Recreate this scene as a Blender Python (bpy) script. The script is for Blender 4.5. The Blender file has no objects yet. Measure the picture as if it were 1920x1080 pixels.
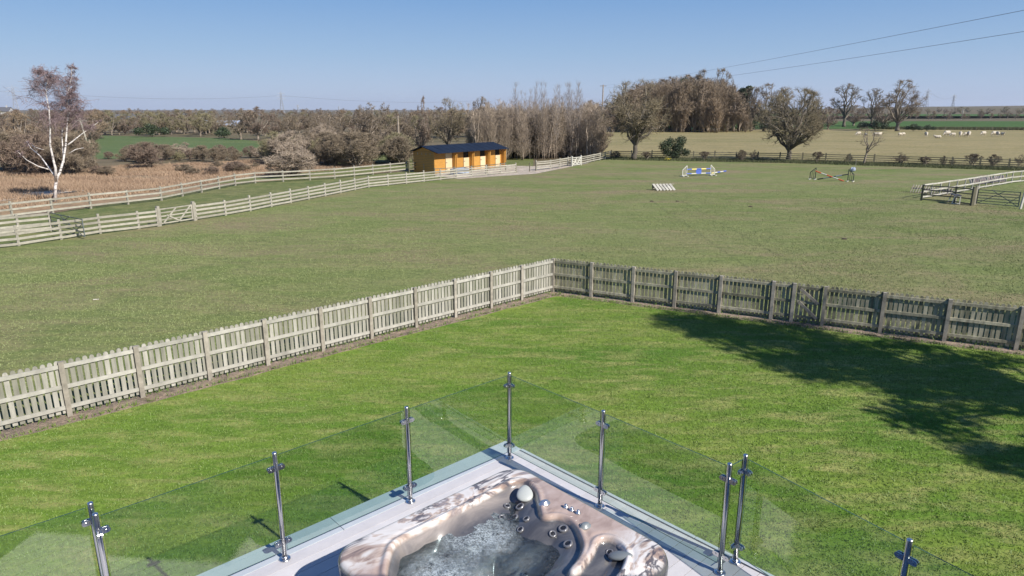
import bpy, bmesh, math, random
import numpy as np
from mathutils import Vector, Matrix
R = math.radians
scn = bpy.context.scene
COL = scn.collection
# ------------------------------------------------------------------ camera, sky, sun, exposure
CH = 5.75; PITCH = R(14.9); F = 1260.0
cam = bpy.data.cameras.new('camera'); camo = bpy.data.objects.new('camera', cam); COL.objects.link(camo)
camo.location = (0, 0, CH); camo.rotation_euler = (R(90) - PITCH, 0, 0)
cam.sensor_width = 36; cam.lens = 36 * F / 1920; cam.clip_start = 0.1; cam.clip_end = 20000
scn.camera = camo
SUN_AZ = R(139.5); SUN_EL = R(38)          # direction the shadows run, height of the sun
w = bpy.data.worlds.new('World'); scn.world = w; w.use_nodes = True
nt = w.node_tree; bg = nt.nodes['Background']
sky = nt.nodes.new('ShaderNodeTexSky'); sky.sky_type = 'NISHITA'; sky.sun_disc = False
sky.sun_elevation = SUN_EL; sky.sun_rotation = math.atan2(-math.cos(SUN_AZ), -math.sin(SUN_AZ))
sky.altitude = 50; sky.air_density = 1.0; sky.dust_density = 0.6; sky.ozone_density = 3.0
EXPO = 0.72; SKS = 0.085
def lin(c): return tuple(((v / 255) / 12.92 if v < 10 else ((v / 255 + .055) / 1.055) ** 2.4) for v in c)
tc_ = nt.nodes.new('ShaderNodeTexCoord'); sx_ = nt.nodes.new('ShaderNodeSeparateXYZ'); nt.links.new(tc_.outputs['Generated'], sx_.inputs[0])
rp_ = nt.nodes.new('ShaderNodeValToRGB'); nt.links.new(sx_.outputs[2], rp_.inputs[0]); el_ = rp_.color_ramp.elements
for _ in range(4): el_.new(.5)
for e_, (p_, c_) in zip(el_, [(0, (178, 193, 224)), (.03, (170, 191, 224)), (.075, (150, 181, 219)), (.145, (120, 162, 213)), (.5, (76, 122, 188)), (1, (46, 90, 162))]):
    e_.position = p_; e_.color = (*[v / 1.6 / 2 ** EXPO / SKS * .1 for v in lin(c_)], 1)
sc_ = nt.nodes.new('ShaderNodeVectorMath'); sc_.operation = 'SCALE'; sc_.inputs[3].default_value = 10 * 1.6; nt.links.new(rp_.outputs[0], sc_.inputs[0])
mx_ = nt.nodes.new('ShaderNodeMix'); mx_.data_type = 'RGBA'; mx_.inputs[0].default_value = .88
nt.links.new(sky.outputs[0], mx_.inputs[6]); nt.links.new(sc_.outputs[0], mx_.inputs[7]); nt.links.new(mx_.outputs[2], bg.inputs[0]); bg.inputs[1].default_value = SKS
sl = bpy.data.lights.new('sun', 'SUN'); sl.energy = 4.3; sl.angle = R(0.5); sl.color = (1, .95, .88)
so = bpy.data.objects.new('sun', sl); COL.objects.link(so)
Ld = Vector((math.cos(SUN_AZ) * math.cos(SUN_EL), math.sin(SUN_AZ) * math.cos(SUN_EL), -math.sin(SUN_EL)))
so.rotation_euler = Ld.to_track_quat('-Z', 'Y').to_euler(); so.location = (20, -20, 30)
scn.view_settings.view_transform = 'Standard'; scn.view_settings.look = 'None'
scn.view_settings.exposure = EXPO; scn.view_settings.gamma = 1.0
scn.render.engine = 'CYCLES'
scn.cycles.caustics_reflective = False; scn.cycles.caustics_refractive = False
scn.cycles.transparent_max_bounces = 16; scn.cycles.max_bounces = 8

# ------------------------------------------------------------------ helpers
def G(x, y, z=0.0):
    """ground point (at height z) that the photograph shows at pixel x, y; used to survey where things stand"""
    a = (x - 960) / F; b = -(y - 540) / F
    ry = math.cos(PITCH) + b * math.sin(PITCH); rz = -math.sin(PITCH) + b * math.cos(PITCH)
    t = (z - CH) / rz
    return Vector((a * t, ry * t, z))
def tag(o, label=None, cat=None, group=None, kind=None):
    if label: o['label'] = label
    if cat: o['category'] = cat
    if group: o['group'] = group
    if kind: o['kind'] = kind
    return o
def empty(name, loc=(0, 0, 0), rz=0.0, label=None, cat=None, group=None):
    o = bpy.data.objects.new(name, None); COL.objects.link(o); o.location = loc; o.rotation_euler = (0, 0, rz)
    o.empty_display_size = .2
    return tag(o, label, cat, group)
class MB:
    """collects shapes and links them as one mesh object; every face has a random 'tone'"""
    def __init__(s, seed=0): s.v = []; s.f = []; s.t = []; s.m = []; s.rng = random.Random(seed); s.mi = 0
    def face(s, pts, tone=None):
        n = len(s.v); s.v += [tuple(p) for p in pts]; s.f.append(tuple(range(n, n + len(pts))))
        s.t.append(s.rng.random() if tone is None else tone); s.m.append(s.mi)
    def add(s, vs, fs, tone=None):
        n = len(s.v); s.v += [tuple(p) for p in vs]; t = s.rng.random() if tone is None else tone
        for f in fs: s.f.append(tuple(i + n for i in f)); s.t.append(t); s.m.append(s.mi)
    def box(s, c, size, M=None, tone=None, bev=0.0):
        x, y, z = (size[0] / 2, size[1] / 2, size[2] / 2)
        vs = [Vector((i * x, j * y, k * z)) for i in (-1, 1) for j in (-1, 1) for k in (-1, 1)]
        if M is not None: vs = [M @ v for v in vs]
        vs = [v + Vector(c) for v in vs]
        s.add(vs, [(0, 1, 3, 2), (4, 6, 7, 5), (0, 4, 5, 1), (2, 3, 7, 6), (0, 2, 6, 4), (1, 5, 7, 3)], tone)
    def beam(s, a, b, wd, th, up=(0, 0, 1), tone=None):
        a = Vector(a); b = Vector(b); d = (b - a); L = d.length; d.normalize()
        side = d.cross(Vector(up)); side = side.normalized() if side.length > 1e-4 else Vector((1, 0, 0))
        u2 = side.cross(d)
        M = Matrix((d, side, u2)).transposed()
        s.box((a + b) / 2, (L, wd, th), M, tone)
    def tube(s, pts, rad, n=8, cap=True, tone=None):
        pts = [Vector(p) for p in pts]; t = s.rng.random() if tone is None else tone
        base = len(s.v); prev = None
        for i, p in enumerate(pts):
            d = (pts[min(i + 1, len(pts) - 1)] - pts[max(i - 1, 0)])
            d = d.normalized() if d.length > 1e-9 else Vector((0, 0, 1))
            if prev is None:
                a = Vector((1, 0, 0)) if abs(d.x) < .9 else Vector((0, 1, 0))
                prev = (a - d * a.dot(d)).normalized()
            else:
                q = prev - d * prev.dot(d); prev = q.normalized() if q.length > 1e-6 else prev
            e2 = d.cross(prev); r = rad[i] if hasattr(rad, '__len__') else rad
            for k in range(n):
                an = 2 * math.pi * k / n
                s.v.append(tuple(p + (prev * math.cos(an) + e2 * math.sin(an)) * r))
        for i in range(len(pts) - 1):
            for k in range(n):
                a = base + i * n + k; b = base + i * n + (k + 1) % n
                s.f.append((a, b, b + n, a + n)); s.t.append(t); s.m.append(s.mi)
        if cap:
            s.f.append(tuple(base + n - 1 - k for k in range(n))); s.t.append(t); s.m.append(s.mi)
            e = base + (len(pts) - 1) * n
            s.f.append(tuple(e + k for k in range(n))); s.t.append(t); s.m.append(s.mi)
    def lathe(s, prof, c=(0, 0, 0), n=20, M=None, tone=None):
        base = len(s.v); t = s.rng.random() if tone is None else tone
        for r, z in prof:
            for k in range(n):
                a = 2 * math.pi * k / n; p = Vector((r * math.cos(a), r * math.sin(a), z))
                if M is not None: p = M @ p
                s.v.append(tuple(p + Vector(c)))
        for i in range(len(prof) - 1):
            for k in range(n):
                a = base + i * n + k; b = base + i * n + (k + 1) % n
                s.f.append((a, b, b + n, a + n)); s.t.append(t); s.m.append(s.mi)
    def mesh(s, name, mats, smooth=False):
        me = bpy.data.meshes.new(name); me.from_pydata(s.v, [], s.f); 
        for m in (mats if isinstance(mats, (list, tuple)) else [mats]): me.materials.append(m)
        if any(s.m): me.polygons.foreach_set('material_index', s.m)
        at = me.attributes.new('tone', 'FLOAT', 'FACE'); at.data.foreach_set('value', s.t)
        if smooth: me.polygons.foreach_set('use_smooth', [True] * len(s.f))
        me.update(); return me
    def build(s, name, mats, parent=None, smooth=False, loc=None, world=False):
        o = bpy.data.objects.new(name, s.mesh(name, mats, smooth)); COL.objects.link(o)
        if loc is not None: o.location = loc
        if parent is not None:
            o.parent = parent
            if world: o.matrix_parent_inverse = Matrix.Translation(-Vector(parent.location))
        return o
def obj(name, me, parent=None, loc=(0, 0, 0), rz=0, sc=None, world=False):
    o = bpy.data.objects.new(name, me); COL.objects.link(o); o.location = loc; o.rotation_euler = (0, 0, rz)
    if sc is not None: o.scale = sc if hasattr(sc, '__len__') else (sc, sc, sc)
    if parent is not None:
        o.parent = parent
        if world: o.matrix_parent_inverse = Matrix.Translation(-Vector(parent.location))
    return o
def copy_tree(o, parent=None):
    c = o.copy(); COL.objects.link(c)
    if parent is not None: c.parent = parent
    for ch in list(o.children): copy_tree(ch, c)
    return c

# ------------------------------------------------------------------ materials
def new_mat(name):
    m = bpy.data.materials.new(name); m.use_nodes = True; t = m.node_tree; return m, t, t.nodes['Principled BSDF']
def N(t, typ, **k):
    n = t.nodes.new(typ)
    for a, b in k.items(): setattr(n, a, b)
    return n
def noise(t, scale, detail=4, rough=.55, vec=None, dist=0.0):
    n = N(t, 'ShaderNodeTexNoise'); n.inputs['Scale'].default_value = scale; n.inputs['Detail'].default_value = detail
    n.inputs['Roughness'].default_value = rough; n.inputs['Distortion'].default_value = dist
    if vec is not None: t.links.new(vec, n.inputs['Vector'])
    return n
def ramp(t, src, stops, interp='LINEAR'):
    r = N(t, 'ShaderNodeValToRGB'); r.color_ramp.interpolation = interp; e = r.color_ramp.elements
    while len(e) < len(stops): e.new(.5)
    for el, (p, c) in zip(e, stops): el.position = p; el.color = (*c, 1) if len(c) == 3 else c
    t.links.new(src, r.inputs[0]); return r
def mixc(t, fac, a, b, mode='MIX'):
    m = N(t, 'ShaderNodeMix', data_type='RGBA', blend_type=mode)
    for sock, val in ((m.inputs[0], fac), (m.inputs[6], a), (m.inputs[7], b)):
        if hasattr(val, 'is_linked') or hasattr(val, 'links'): t.links.new(val, sock)
        elif hasattr(val, '__len__'): sock.default_value = (*val, 1)
        else: sock.default_value = val
    return m.outputs[2]
def mapping(t, scale=(1, 1, 1), rot=(0, 0, 0), kind='Object'):
    tc = N(t, 'ShaderNodeTexCoord'); mp = N(t, 'ShaderNodeMapping'); mp.inputs['Scale'].default_value = scale
    mp.inputs['Rotation'].default_value = rot; t.links.new(tc.outputs[kind], mp.inputs['Vector']); return mp.outputs[0]
def bump(t, src, strength, dist, bsdf):
    b = N(t, 'ShaderNodeBump'); b.inputs['Strength'].default_value = strength; b.inputs['Distance'].default_value = dist
    t.links.new(src, b.inputs['Height']); t.links.new(b.outputs[0], bsdf.inputs['Normal'])
def toned(name, dark, light, rough=.75, metal=0.0, nscale=None, namt=.35, stretch=(1, 1, 1), bmp=0, spec=None, trans=0.0):
    """colour varies with the per-piece tone and with a fine noise"""
    m, t, b = new_mat(name)
    at = N(t, 'ShaderNodeAttribute', attribute_name='tone')
    c = ramp(t, at.outputs['Fac'], [(0, dark), (1, light)]).outputs[0]
    if nscale:
        n = noise(t, nscale, 5, .65, mapping(t, stretch))
        lo = tuple([1 - namt] * 3); hi = tuple([1 + namt * .6] * 3)
        c = mixc(t, 1.0, c, ramp(t, n.outputs[0], [(.3, lo), (.7, hi)]).outputs[0], 'MULTIPLY')
        if bmp: bump(t, n.outputs[0], bmp, .01, b)
    t.links.new(c, b.inputs['Base Color']); b.inputs['Roughness'].default_value = rough; b.inputs['Metallic'].default_value = metal
    if spec is not None: b.inputs['Specular IOR Level'].default_value = spec
    return m
def grass(name, cols, patch=.12, fine=9.0, yellow=None, streak=(1, 1, 1), rot=0, bstr=.6, brown=None, brown_amt=.62):
    m, t, b = new_mat(name)
    v = mapping(t, streak, (0, 0, rot))
    big = noise(t, patch, 3, .5, v); mid = noise(t, patch * 6, 5, .62, v, .4); fin = noise(t, fine, 8, .72, mapping(t))
    c = ramp(t, big.outputs[0], [(.3, cols[0]), (.5, cols[1]), (.7, cols[2])]).outputs[0]
    if yellow: c = mixc(t, ramp(t, mid.outputs[0], [(.46, (0, 0, 0)), (.66, (1, 1, 1))]).outputs[0], c, yellow)
    if brown:
        bn = noise(t, patch * 2.3, 6, .6, v, .8)
        c = mixc(t, ramp(t, bn.outputs[0], [(brown_amt - .1, (0, 0, 0)), (brown_amt + .12, (.85, .85, .85))]).outputs[0], c, brown)
    c = mixc(t, 1.0, c, ramp(t, fin.outputs[0], [(.28, (.5, .55, .5)), (.5, (1, 1, 1)), (.75, (1.45, 1.4, 1.3))]).outputs[0], 'MULTIPLY')
    m2 = noise(t, fine * .22, 4, .6, v)
    c = mixc(t, 1.0, c, ramp(t, m2.outputs[0], [(.3, (.8, .83, .8)), (.7, (1.18, 1.15, 1.1))]).outputs[0], 'MULTIPLY')
    t.links.new(c, b.inputs['Base Color']); b.inputs['Roughness'].default_value = .9; b.inputs['Specular IOR Level'].default_value = .1
    bump(t, fin.outputs[0], bstr, .05, b)
    return m
M = {}
M['paddock'] = grass('paddock grass', [(.122, .158, .05), (.146, .174, .063), (.172, .188, .08)], .07, 7, (.195, .195, .09), (.7, 1.8, 1), .5, .35, (.22, .175, .11), .55)
M['lawn'] = grass('lawn grass', [(.078, .162, .022), (.128, .205, .032), (.188, .238, .05)], .3, 12, (.25, .26, .09), (.5, 1.6, 1), .25, .4)
M['lane'] = grass('lane grass', [(.105, .135, .05), (.125, .145, .055), (.15, .15, .07)], .15, 8, (.18, .18, .08))
M['sheep_field'] = grass('dry pasture', [(.2, .18, .085), (.235, .2, .1), (.265, .22, .115)], .03, 2, (.28, .235, .13), (.5, 2.2, 1), .1, .4)
M['crop'] = grass('green crop', [(.05, .10, .028), (.06, .115, .032), (.075, .125, .038)], .02, 2, (.075, .12, .04), (.4, 2.5, 1))
M['crop_left'] = grass('green meadow', [(.085, .125, .05), (.095, .135, .055), (.115, .145, .062)], .03, 2, (.11, .14, .06), (.4, 2.5, 1))
M['rough'] = grass('rough dead grass', [(.25, .165, .105), (.31, .21, .13), (.21, .15, .105)], .08, 3, (.3, .225, .14), (1, 2, 1), .3, .9, (.17, .13, .1), .56)
M['far'] = grass('far farmland', [(.115, .095, .065), (.13, .105, .07), (.105, .105, .055)], .004, .2, (.15, .125, .08), (.6, 3, 1))
M['dirt'] = grass('bare soil', [(.2, .155, .125), (.24, .19, .155), (.28, .22, .18)], .8, 14, (.35, .27, .21), bstr=1.0, brown=(.13, .12, .06), brown_amt=.68)
M['gravel'] = grass('pale gravel', [(.33, .28, .24), (.38, .33, .28), (.42, .37, .32)], .3, 12, (.5, .42, .36), bstr=.6)
M['paving'] = grass('pale path', [(.36, .3, .24), (.42, .35, .28), (.46, .4, .32)], .3, 8, (.5, .42, .36))
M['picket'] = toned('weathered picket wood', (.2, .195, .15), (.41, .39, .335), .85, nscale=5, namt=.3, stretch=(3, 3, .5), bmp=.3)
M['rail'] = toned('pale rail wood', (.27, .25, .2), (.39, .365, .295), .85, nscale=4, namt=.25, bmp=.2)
M['picket_shade'] = toned('olive picket wood with shade in its colour', (.17, .165, .11), (.4, .375, .275), .9, nscale=4, namt=.5, stretch=(3, 3, .6), bmp=.3)  # right-hand fence: olive wood, darkened in colour to show its shaded inner face
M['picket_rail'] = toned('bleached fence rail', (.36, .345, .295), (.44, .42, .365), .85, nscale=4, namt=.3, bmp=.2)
M['post'] = toned('weathered post wood', (.28, .25, .2), (.38, .345, .285), .85, nscale=6, namt=.35, bmp=.3)
M['dark_wood'] = toned('dark fence wood', (.1, .095, .06), (.17, .15, .1), .9)
M['bark'] = toned('grey brown bark', (.19, .155, .12), (.31, .255, .2), .9, nscale=3, namt=.4, bmp=.4)
M['twig'] = toned('brown twigs', (.13, .10, .068), (.29, .23, .155), .9)
M['twig_wisp'] = toned('pale wispy twigs', (.2, .17, .15), (.33, .29, .26), .9)
M['bark_dark'] = toned('dark oak bark', (.1, .085, .065), (.19, .16, .125), .9, nscale=3, namt=.4, bmp=.4)
M['twig_tan'] = toned('tan brown twigs', (.16, .12, .08), (.33, .255, .175), .9)
M['twig_oak'] = toned('olive oak twigs', (.13, .105, .062), (.3, .245, .15), .9)
M['twig_pale'] = toned('pale grey twigs', (.22, .175, .13), (.43, .345, .26), .9)
M['twig_red'] = toned('purple brown twigs', (.13, .095, .07), (.26, .19, .14), .9)
M['twig_rust'] = toned('rust brown twigs', (.165, .118, .075), (.34, .255, .165), .9)
M['twig_green'] = toned('olive green twigs', (.15, .135, .07), (.29, .255, .14), .9)
M['birch'] = None
M['leaf'] = toned('dark evergreen leaves', (.02, .035, .015), (.06, .085, .035), .6)
M['dead'] = toned('dead grass blades', (.2, .13, .085), (.44, .31, .2), .9)
M['blade'] = toned('lawn blades', (.095, .18, .028), (.22, .275, .068), .6)
M['blade_dark'] = toned('dark rough grass', (.045, .06, .022), (.12, .125, .055), .9)
M['yellow'] = toned('yellow flowers', (.65, .5, .02), (.85, .7, .05), .7)
M['steel'] = None
M['galv'] = toned('dark galvanised steel', (.1, .12, .11), (.18, .2, .19), .55, .5)
M['lattice'] = toned('lattice steel', (.25, .27, .3), (.32, .34, .37), .6)
M['wire'] = toned('overhead wire', (.1, .1, .11), (.14, .14, .15), .6)
M['white_paint'] = toned('white paint', (.5, .48, .42), (.6, .58, .5), .5, nscale=4, namt=.15)
M['blue_paint'] = toned('blue paint', (.05, .1, .4), (.08, .14, .5), .5)
M['yellow_paint'] = toned('yellow paint', (.75, .6, .15), (.8, .68, .2), .5)
M['red_paint'] = toned('red paint', (.5, .08, .03), (.6, .12, .05), .5)
M['black_paint'] = toned('black green paint', (.04, .06, .045), (.07, .09, .07), .5)
M['stable_wall'] = toned('orange shiplap', (.42, .2, .035), (.5, .25, .05), .6, nscale=2, namt=.18, stretch=(1, 1, 5))
M['stable_door'] = toned('cream new wood', (.58, .44, .26), (.64, .5, .31), .6)
M['gable'] = toned('brown shiplap', (.3, .2, .125), (.36, .24, .15), .8, nscale=2, stretch=(1, 1, 6))
M['roof'] = toned('dark blue felt sheets', (.008, .016, .034), (.013, .024, .05), .8, nscale=2, namt=.3, spec=.2)
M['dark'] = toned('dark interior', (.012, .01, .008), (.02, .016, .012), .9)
M['wool'] = toned('cream wool', (.48, .42, .33), (.55, .49, .39), .95, nscale=8, namt=.25, bmp=.6)
M['stone'] = toned('pale stone', (.5, .46, .4), (.62, .58, .5), .9)
M['white_wall'] = toned('white render', (.42, .41, .39), (.46, .45, .43), .8)
M['slate'] = toned('grey slate', (.07, .07, .08), (.1, .1, .11), .8)
M['tarp'] = toned('pale blue sheet', (.25, .29, .37), (.33, .38, .46), .6)
M['concrete'] = toned('terrace wall render', (.6, .58, .55), (.65, .62, .6), .85, nscale=3)

def mk_birch():
    m, t, b = new_mat('white birch bark')
    v = mapping(t, (1.2, 1.2, 3.5)); n = noise(t, 2.6, 5, .65, v)
    c = ramp(t, n.outputs[0], [(.36, (.1, .085, .08)), (.46, (.62, .57, .53)), (.7, (.78, .74, .7))]).outputs[0]
    t.links.new(c, b.inputs['Base Color']); b.inputs['Roughness'].default_value = .8; return m
M['birch'] = mk_birch()
def mk_steel():
    m, t, b = new_mat('brushed stainless steel')
    n = noise(t, 60, 3, .5, mapping(t, (1, 1, .05)))
    r = ramp(t, n.outputs[0], [(.3, (.2, .2, .2)), (.7, (.34, .34, .34))])
    b.inputs['Base Color'].default_value = (.62, .62, .63, 1); b.inputs['Metallic'].default_value = 1
    t.links.new(r.outputs[0], b.inputs['Roughness']); return m
M['steel'] = mk_steel()
def mk_glass():
    m, t, b = new_mat('clear safety glass'); t.nodes.remove(b); out = t.nodes['Material Output']
    fr = N(t, 'ShaderNodeFresnel'); fr.inputs[0].default_value = 1.5
    ge = N(t, 'ShaderNodeNewGeometry'); inv = N(t, 'ShaderNodeMath', operation='SUBTRACT'); inv.inputs[0].default_value = 1
    t.links.new(ge.outputs['Backfacing'], inv.inputs[1])
    mu = N(t, 'ShaderNodeMath', operation='MULTIPLY'); t.links.new(fr.outputs[0], mu.inputs[0]); t.links.new(inv.outputs[0], mu.inputs[1])
    # both faces of the pane reflect: 2R / (1 + R)
    m_a = N(t, 'ShaderNodeMath', operation='MULTIPLY'); t.links.new(mu.outputs[0], m_a.inputs[0]); m_a.inputs[1].default_value = 2
    m_b = N(t, 'ShaderNodeMath', operation='ADD'); t.links.new(mu.outputs[0], m_b.inputs[0]); m_b.inputs[1].default_value = 1
    mu = N(t, 'ShaderNodeMath', operation='DIVIDE'); t.links.new(m_a.outputs[0], mu.inputs[0]); t.links.new(m_b.outputs[0], mu.inputs[1])
    tr = N(t, 'ShaderNodeBsdfTransparent'); tr.inputs[0].default_value = (.86, .92, .885, 1)
    gl = N(t, 'ShaderNodeBsdfGlossy'); gl.inputs['Roughness'].default_value = .0; gl.inputs[0].default_value = (1, 1, 1, 1)
    mx = N(t, 'ShaderNodeMixShader'); t.links.new(mu.outputs[0], mx.inputs[0]); t.links.new(tr.outputs[0], mx.inputs[1]); t.links.new(gl.outputs[0], mx.inputs[2])
    t.links.new(mx.outputs[0], out.inputs[0]); return m
M['glass'] = mk_glass()
M['glass_edge'] = toned('green glass edge', (.02, .055, .045), (.03, .07, .055), .15)
def mk_deck(name, c1, c2, c3):
    m, t, b = new_mat(name)
    at = N(t, 'ShaderNodeAttribute', attribute_name='tone')
    c = ramp(t, at.outputs['Fac'], [(0, c1), (.5, c2), (1, c3)]).outputs[0]
    n = noise(t, 2.2, 6, .65, mapping(t, (1, 1, 1)), .5); n2 = noise(t, 30, 4, .6, mapping(t, (1, 8, 1), (0, 0, R(42.7))))
    c = mixc(t, 1.0, c, ramp(t, n.outputs[0], [(.3, (.88, .88, .9)), (.7, (1.06, 1.05, 1.05))]).outputs[0], 'MULTIPLY')
    c = mixc(t, 1.0, c, ramp(t, n2.outputs[0], [(.3, (.95, .95, .95)), (.7, (1.04, 1.04, 1.04))]).outputs[0], 'MULTIPLY')
    t.links.new(c, b.inputs['Base Color']); b.inputs['Roughness'].default_value = .5; bump(t, n2.outputs[0], .25, .002, b); return m
M['deck'] = mk_deck('pinkish grey deck boards', (.53, .515, .52), (.56, .545, .55), (.59, .575, .58))
M['coping'] = mk_deck('blue grey edge trim', (.43, .47, .5), (.45, .49, .52), (.47, .51, .54))

# ------------------------------------------------------------------ ground and fields
def sheet(name, pts, z, mat, kind='structure', sub=0):
    bm = bmesh.new(); vs = [bm.verts.new((p[0], p[1], 0)) for p in pts]; f = bm.faces.new(vs)
    if f.normal.z < 0: f.normal_flip()
    bmesh.ops.triangulate(bm, faces=bm.faces[:])
    me = bpy.data.meshes.new(name); bm.to_mesh(me); bm.free(); me.materials.append(mat)
    o = bpy.data.objects.new(name, me); o.location = (0, 0, z); COL.objects.link(o); tag(o, kind=kind); return o
def ground():
    # one sheet to the horizon, gently rolling beyond the fields
    def hz(x, y):
        r = math.hypot(x, y)
        if r < 420: return 0.0
        k = min((r - 420) / 900, 1.0)
        a = math.atan2(x, y)
        return k * (-4.5 + 2.5 * math.sin(a * 9 + 1.0) + 1.8 * math.sin(r * .004 + a * 5) + (19 if a > .25 else 0) * min(max((a - .25) / .25, 0), 1) * min(max((r - 600) / 1500, 0), 1))
    rs = [0, 30, 60, 100, 160, 240, 330, 420, 520, 650, 800, 1000, 1300, 1700, 2200, 3000, 4200, 6000]
    n = 96; V = [(0, 0, 0)]; Fc = []
    for r in rs[1:]:
        for k in range(n):
            a = 2 * math.pi * k / n; x, y = r * math.sin(a), r * math.cos(a); V.append((x, y, hz(x, y) if r < 5000 else 0))
    for k in range(n): Fc.append((0, 1 + (k + 1) % n, 1 + k))
    for i in range(len(rs) - 2):
        for k in range(n):
            a = 1 + i * n + k; b = 1 + i * n + (k + 1) % n
            Fc.append((a, b, b + n, a + n))
    me = bpy.data.meshes.new('ground'); me.from_pydata(V, [], Fc); me.materials.append(M['far'])
    me.polygons.foreach_set('use_smooth', [True] * len(Fc))
    o = bpy.data.objects.new('ground', me); COL.objects.link(o); tag(o, kind='structure')
ground()
def px(*q): return [G(x, y) for x, y in q]
CORN = G(1037, 548)
LD = (G(131, 780) - CORN).normalized(); RD = (G(1903, 657) - CORN).normalized()
# paddock: everything out to the far hedge
sheet('paddock', px((0, 466), (303, 424), (690, 352), (930, 327), (1010, 322), (1130, 297), (1140, 297), (1470, 302), (1920, 316)) + [Vector((75, 58, 0)), Vector((75, -30, 0)), Vector((-60, -30, 0)), Vector((-60, 12, 0))], .012, M['paddock'])
sheet('track_verge', px((0, 466), (303, 424), (690, 352), (930, 327), (850, 318), (765, 321), (460, 343), (115, 397), (0, 412)) + [Vector((-60, 16, 0)), Vector((-60, 12, 0))], .008, M['lane'])
sheet('marsh', px((0, 412), (115, 397), (460, 343), (765, 321), (700, 300), (480, 300), (100, 315), (-150, 330)) + [Vector((-75, 20, 0))], .006, M['rough'])
sheet('verge', px((345, 352), (460, 340), (765, 319), (1000, 312), (1000, 296), (700, 290), (560, 322)), .010, M['lane'])
sheet('pasture', px((1128, 299), (1470, 303), (1960, 318)) + [Vector((110, 90, 0)), Vector((190, 185, 0)), Vector((120, 205, 0)), Vector((20, 190, 0)), Vector((8, 120, 0))], .009, M['sheep_field'])
sheet('crop_field', [Vector((45, 206, 0)), Vector((130, 209, 0)), Vector((192, 187, 0)), Vector((420, 330, 0)), Vector((220, 345, 0)), Vector((60, 330, 0))], .02, M['crop'])
sheet('meadow', px((120, 300), (500, 290), (520, 268), (420, 259), (180, 254), (60, 262)), .012, M['crop_left'])
sheet('far_meadow', [Vector((150, 560, 0)), Vector((520, 520, 0)), Vector((760, 700, 0)), Vector((300, 800, 0))], .6, M['crop'])
sheet('yard', px((812, 329), (842, 316), (940, 311), (1010, 312), (1110, 303), (1100, 307), (1005, 326), (930, 331), (860, 336)), .022, M['gravel'])
sheet('path', px((0, 378), (120, 362), (300, 343), (300, 339), (120, 355), (0, 368)), .024, M['paving'])
# lawn inside the picket fence, with its strip of bare soil
LN = Vector((-LD.y, LD.x, 0)); LN = LN if LN.y < 0 else -LN
RN = Vector((-RD.y, RD.x, 0)); RN = RN if RN.y < 0 else -RN
def quad_off(d0, d1, jit=0):
    rng = random.Random(3); pts = []
    n = 60
    for i in range(n, -1, -1): pts.append(CORN + LD * (i / n * 24 + d1 * .9) + LN * (d1 + rng.uniform(-jit, jit)))
    for i in range(n + 1): pts.append(CORN + RD * (i / n * 26 + d1 * .9) + RN * (d1 + rng.uniform(-jit, jit)))
    return pts
sheet('soil_strip', quad_off(0, -.12) + [Vector((26, -12, 0)), Vector((-22, -12, 0))], .018, M['dirt'])
lawn_pts = quad_off(0, .44, .03) + [Vector((25, -12, 0)), Vector((-20, -12, 0))]
sheet('lawn', lawn_pts, .026, M['lawn'])

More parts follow.
